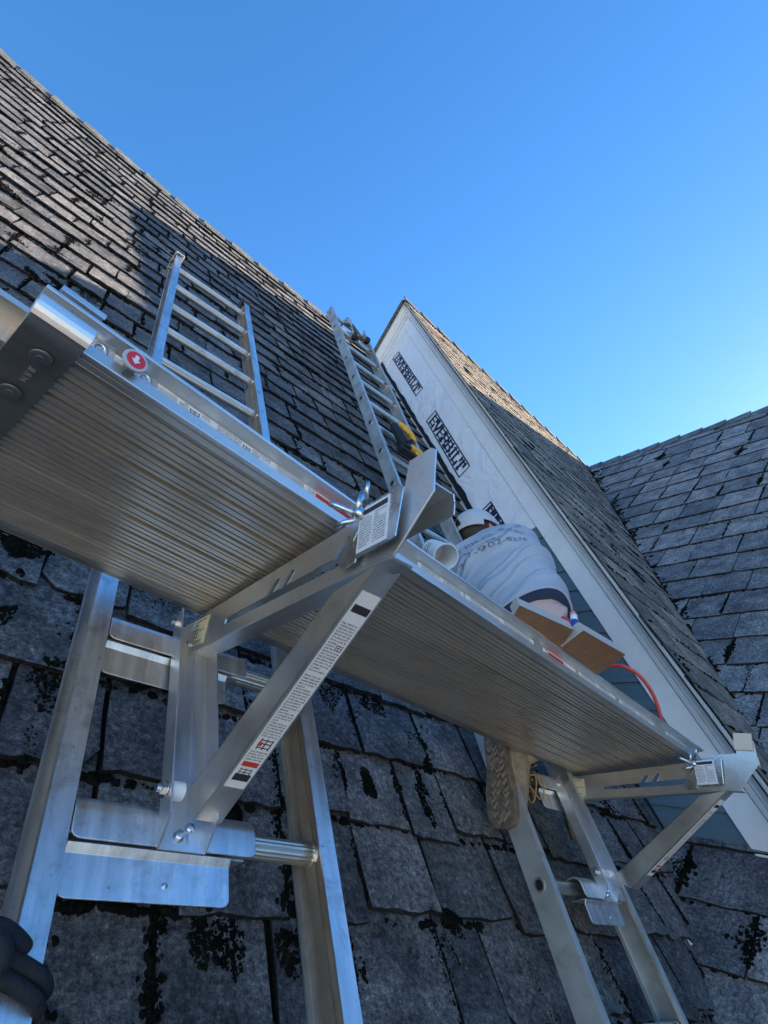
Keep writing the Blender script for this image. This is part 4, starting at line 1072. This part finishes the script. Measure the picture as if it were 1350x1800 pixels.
for sg in (-1, 1):
    obj('ear', tube([hd+hs*sg*.078+hu*.018-hf*.006, hd+hs*sg*.090+hu*.0-hf*.014, hd+hs*sg*.080-hu*.028], [.010,.017,.008], 10), SKIN, skull, smooth=True)
    obj('eye', tube([hd+hs*sg*.032+hf*.085+hu*.012, hd+hs*sg*.032+hf*.093+hu*.012], [.011,.006], 10), WHPL, skull, smooth=True)
obj('mouth', tube([hd+hf*.092-hu*.048-hs*.022, hd+hf*.099-hu*.05, hd+hf*.092-hu*.048+hs*.022], .005, 8), REDC, skull, smooth=True)
obj('hair', ell(hd, .114, .094, .128, 24, 36, f=lambda x,y,z: (1-.12*max(0,-z))*(1+.03*noise.noise(Vector((x,y,z))*14)), cond=lambda x,y,z: x < .3 and z > -.78), HAIR, skull, smooth=True)
def arch(x, y, z):                                            # opening above the strap at the back
    return not (x < -.2 and abs(y) < .50 and z < .50-abs(y)**2*1.9 and z > -.12)
cap = obj('cap', ell(hd, .130, .114, .140, 96, 160, f=lambda x,y,z: 1+.022*noise.noise(Vector((x*3,y*3,z*3)))-.010*max(0,1-abs(abs(math.atan2(y,x))%1.047-.52)*30), cond=lambda x,y,z: z > (-.30 if x < -.0 else -.02) and arch(x,y,z)), CAPM, per, smooth=True)
sol = cap.modifiers.new('s', 'SOLIDIFY'); sol.thickness = .004
br = []
for i in range(13):
    t = -1.1+2.2*i/12
    br.append((hd+hf*cos(t)*.112+hs*sin(t)*.094+hu*.012, hd+hf*(.10+.085*cos(t))+hs*sin(t)*.085+hu*(-.004)))
V = [p for q in br for p in q]; o = obj('brim', (V, [(2*i,2*i+1,2*i+3,2*i+2) for i in range(12)]), CAPB, cap, smooth=True); sol = o.modifiers.new('s', 'SOLIDIFY'); sol.thickness = .004
obj('glasses_arm', tube([hd+hs*.088+hu*.012-hf*.04, hd+hs*.088+hu*.014+hf*.08], .0035, 6), REDC, skull)
# boot hanging toe-down beside the ladder rail
BX = 1.52
bt = lambda px, py, x=BX: rp(px, py, x)
toe, heel = bt(884, 1458), bt(866, 1275)
bl_ = (heel-toe).length; bu = (heel-toe).normalized(); bw = Vector((0,1,0)); bw = (bt(850,1370)-bt(915,1370)); bw = (bw-bu*bw.dot(bu)).normalized(); bo = bu.cross(bw).normalized()
if bo.x > 0: bo = -bo                                         # out of the sole, to the viewer
so_ = [(0,.0), (.02,.029), (.06,.045), (.12,.053), (.2,.056), (.32,.055), (.45,.049), (.58,.042), (.7,.042), (.82,.045), (.92,.042), (.98,.027), (1,.0)]
LB = .30
bc = toe + bu*.0
outl = [(t*LB, w_) for t, w_ in so_] ; outl2 = [(t*LB, -w_*.9) for t, w_ in so_[1:-1]][::-1]
bootp = obj('boot', prism([bc+bu*a+bw*b-bo*.0 for a, b in outl+outl2], -bo*.030), SOLE, per, bev=.004, segs=2)
tr_ = []
rb_ = random.Random(8)
for i in range(13):
    a = .022+.27*i/13
    wv = .040*min(1, a/.05)*(.8 if .13 < a < .2 else 1)
    for q in (-.58, .02, .62):
        if rb_.random() < .15: continue
        c0 = bc+bu*(a+rb_.uniform(-.006,.006))+bw*(wv*(q+rb_.uniform(-.1,.1)))
        tr_.append(tube([c0-bw*.012+bu*.008*rb_.uniform(.5,1.4), c0-bu*.005+bo*.003, c0+bw*.011+bu*.009*rb_.uniform(.4,1.3)], [.0030,.0046,.0030], 5))
obj('tread', join(*tr_), TREADM, bootp)
# upper: lofted rings along the foot, then the shaft
UP = [(.010,.024,.03,.030), (.04,.041,.055,.036), (.09,.048,.070,.045), (.14,.048,.085,.055), (.19,.044,.105,.068), (.235,.043,.120,.08), (.275,.040,.120,.08), (.295,.030,.10,.07)]
V = []; n = 20
for a, w_, h_, oc in UP:
    for j in range(n):
        q = 2*pi*j/n; V.append(bc+bu*a+bw*(cos(q)*w_)-bo*(.022+h_*.5*(1+sin(q))*1.25))
obj('boot_upper', (V, [(i*n+j, i*n+(j+1)%n, (i+1)*n+(j+1)%n, (i+1)*n+j) for i in range(len(UP)-1) for j in range(n)]+[tuple(range(n))[::-1], tuple(range(7*n, 8*n))]), BOOTM, bootp, smooth=True)
sc_ = bc+bu*.235-bo*.10
obj('boot_shaft', tube([sc_, sc_-bo*.07+bu*.02, ank+Vector((0,0,.06))], [.055,.052,.058], 18), BOOTM, bootp, smooth=True)
lg = []
lc = bc+bu*.165-bo*.135
for k in range(5):
    c0 = bc+bu*(.13+.024*k)-bo*(.125+.016*k); lg.append(tube(smoothpath([c0-bw*.028, c0-bo*.008, c0+bw*.028], 4), .0025, 6))
lg.append(tube(smoothpath([lc, lc-bo*.02-bw*.03, lc-bu*.06-bw*.025-bo*.012, lc-bu*.075-bw*.008-bo*.01, lc-bu*.04-bo*.005], 6), .0026, 6))
lg.append(tube(smoothpath([lc, lc-bo*.02-bw*.045, lc-bu*.045-bw*.055-bo*.02, lc-bu*.07-bw*.04-bo*.02, lc-bu*.03-bw*.015-bo*.005], 6), .0026, 6))
lg.append(tube(smoothpath([lc, lc-bo*.03+bw*.01, lc-bu*.05-bo*.04, lc-bu*.06-bo*.045], 6), .0026, 6))
obj('lace', join(*lg), LACE, bootp, smooth=True)

# ================================================================== THINGS ON THE PLANK
# white plastic tub lying on its side
c0, c1 = rp(762, 968, 1.50), rp(796, 984, 1.44)
d = (c1-c0).normalized(); h = (c1-c0).length
tub = thing('plastic_tub', 'open white plastic tub lying on its side on the plank', 'tub', c0-Nv*.05)
V = []; n = 40
for a, r in ((0,.046), (.02,.047), (.155,.0505), (.156,.0535), (.168,.0535), (.168,.0495), (.16,.049), (.02,.0455), (.006,.044)):
    ax_ = d.orthogonal().normalized(); bx_ = d.cross(ax_)
    for j in range(n): V.append(c0+d*(a*1.0-.02)+ax_*cos(2*pi*j/n)*r+bx_*sin(2*pi*j/n)*r)
tb2 = obj('tub', (V, [(i*n+j, i*n+(j+1)%n, (i+1)*n+(j+1)%n, (i+1)*n+j) for i in range(8) for j in range(n)]+[tuple(range(n)), tuple(range(8*n, 9*n))]), WHPL, tub, smooth=True)
es = tb2.modifiers.new('es', 'EDGE_SPLIT'); es.split_angle = radians(40)
g = []
vd_ = (-(c0+c1)/2).normalized(); vd_ = (vd_-d*vd_.dot(d)).normalized(); ud_ = d.cross(vd_)
for rr in range(3):
    for k in range(5):
        t0 = -.5+.22*k; x = .02+.022*rr
        q = lambda t, xx: c0+d*xx+vd_*cos(t)*.0487+ud_*sin(t)*.0487
        g.append(([q(t0, x), q(t0+.15, x), q(t0+.15, x+.006+.004*(rr == 1)), q(t0, x+.006+.004*(rr == 1))], [(0,1,2,3)]))
obj('tub_print', join(*g), INK, tub)
# two board offcuts
def board(corners_px, b_, name, lab, th, ao=0):
    # lean on the rail edge: plane through the rail's top edge
    e = Vector(PF(1.5, b0, HP+.055)); ln_ = (Nv*cos(radians(b_)) - Bv*sin(radians(b_))).normalized(); nn = Pv.cross(ln_).normalized()
    if nn.dot(e) > 0: nn = -nn                                # towards viewer
    dd = nn.dot(e)+ao
    P_ = [hit(px, py, nn, dd) for px, py in corners_px]
    o = obj(name, prism(P_, -nn*th), [BRDF, BRDE], None)
    for p in o.data.polygons:
        if abs(p.normal.dot(nn)) < .8: p.material_index = 1
    rebase(o, P_[3]); tag(o, lab, 'board', 'board offcuts on the plank edge'); return o
board([(913.5,1064), (1008,1107), (986,1138), (903,1081)], 72, 'board_offcut', 'short brown-backed board overhanging the plank in front of the person', .022)
board([(1025.6,1108), (1100,1151), (1051,1186), (986.5,1138)], 72, 'board_offcut', 'longer brown-backed board with ragged top nearer the orange cord', .024, .004)
# caulk tube / rag beside the boards
c = rp(1008, 1088, 1.9)
rg = thing('wrapped_tube', 'small blue, white and pink tube standing behind the boards', 'tube', c-Nv*.06)
obj('tube_body', tube([c-Nv*.05, c-Nv*.005+Pv*.005], .014, 12), mat('blue_film', (.02,.08,.35), .4), rg, smooth=True)
obj('tube_label', tube([c-Nv*.005+Pv*.005, c+Nv*.018+Pv*.008], .0145, 12), WHPL, rg, smooth=True)
obj('tube_cap', tube([c+Nv*.018+Pv*.008, c+Nv*.032+Pv*.0], [.014,.010], 12), mat('pink_film', (.7,.28,.25), .4), rg, smooth=True)
# orange cord
cp = [rp(1070,1171,2.30), rp(1095,1171,2.30), rp(1122,1186,2.32), rp(1143,1212,2.32), rp(1155,1238,2.3), rp(1162,1262,2.28), rp(1168,1274,2.24)]
o = obj('orange_cord', join(tube(smoothpath(cp, 8), .0072, 10), tube([cp[-1], cp[-1]+(cp[-1]-cp[-2])*.3], [.012,.010], 10)), CORD, smooth=True)
rebase(o, cp[-1]); tag(o, 'orange-red cord looping from behind the boards past the siding', 'cord')
# small bits: pale tan tag over the far jack tip, chips in the valley, sliver of wood
T2 = Vector((1.545,.215,-.045))
f = Fr(Vector((JX,.4575,.4045))+T2+Vector((-.004,0,0)), (0,1,0), (0,0,1), (-1,0,0))
o = obj('tip_tag', box(f, -.008, .040, -.034, .012, 0, .0035), mat('pale_tan', (.72,.62,.50), .7)); rebase(o, f(0,-.03,0)); tag(o, 'pale tan tag on the tip of the far jack', 'block')
sl_ = [MF(*q, .03) for q in ((onM(983,1440)), (onM(990,1436)), (onM(1001,1478)), (onM(995,1482)))]
o = obj('wood_sliver', prism(sl_, -ND*.012), WOOD); rebase(o, sl_[2]); tag(o, 'sliver of raw wood lying on the slates behind the far ladder', 'wood sliver')
g = []; rc = random.Random(3)
for px, py in ((1186,1620),(1190,1632),(1197,1640),(1202,1648),(1199,1662),(1208,1668),(1216,1665),(1212,1695),(1220,1718),(1226,1738),(1235,1752),(1238,1765),(1165,1558),(1244,1772),(1193,1625)):
    p = hit(px, py, -N3, -D3) - N3*-.02; a = rc.random()*pi; l = rc.uniform(.006,.022)
    d1 = (SF.x*cos(a)+SF.y*sin(a)); d2 = (SF.y*cos(a)-SF.x*sin(a))
    g.append(prism([p+N3*.004-d1*l-d2*.003, p+N3*.008+d1*l-d2*.004, p+N3*.008+d1*l+d2*.004, p+N3*.004-d1*l+d2*.005], N3*.002))
o = obj('paint_chips', join(*g), PAINTED); tag(o, 'white paint chips scattered in the valley below the gable wall', 'chips', kind='stuff')
# paint dribble flake stuck on plank and rails kept in materials
bpy.context.view_layer.update()
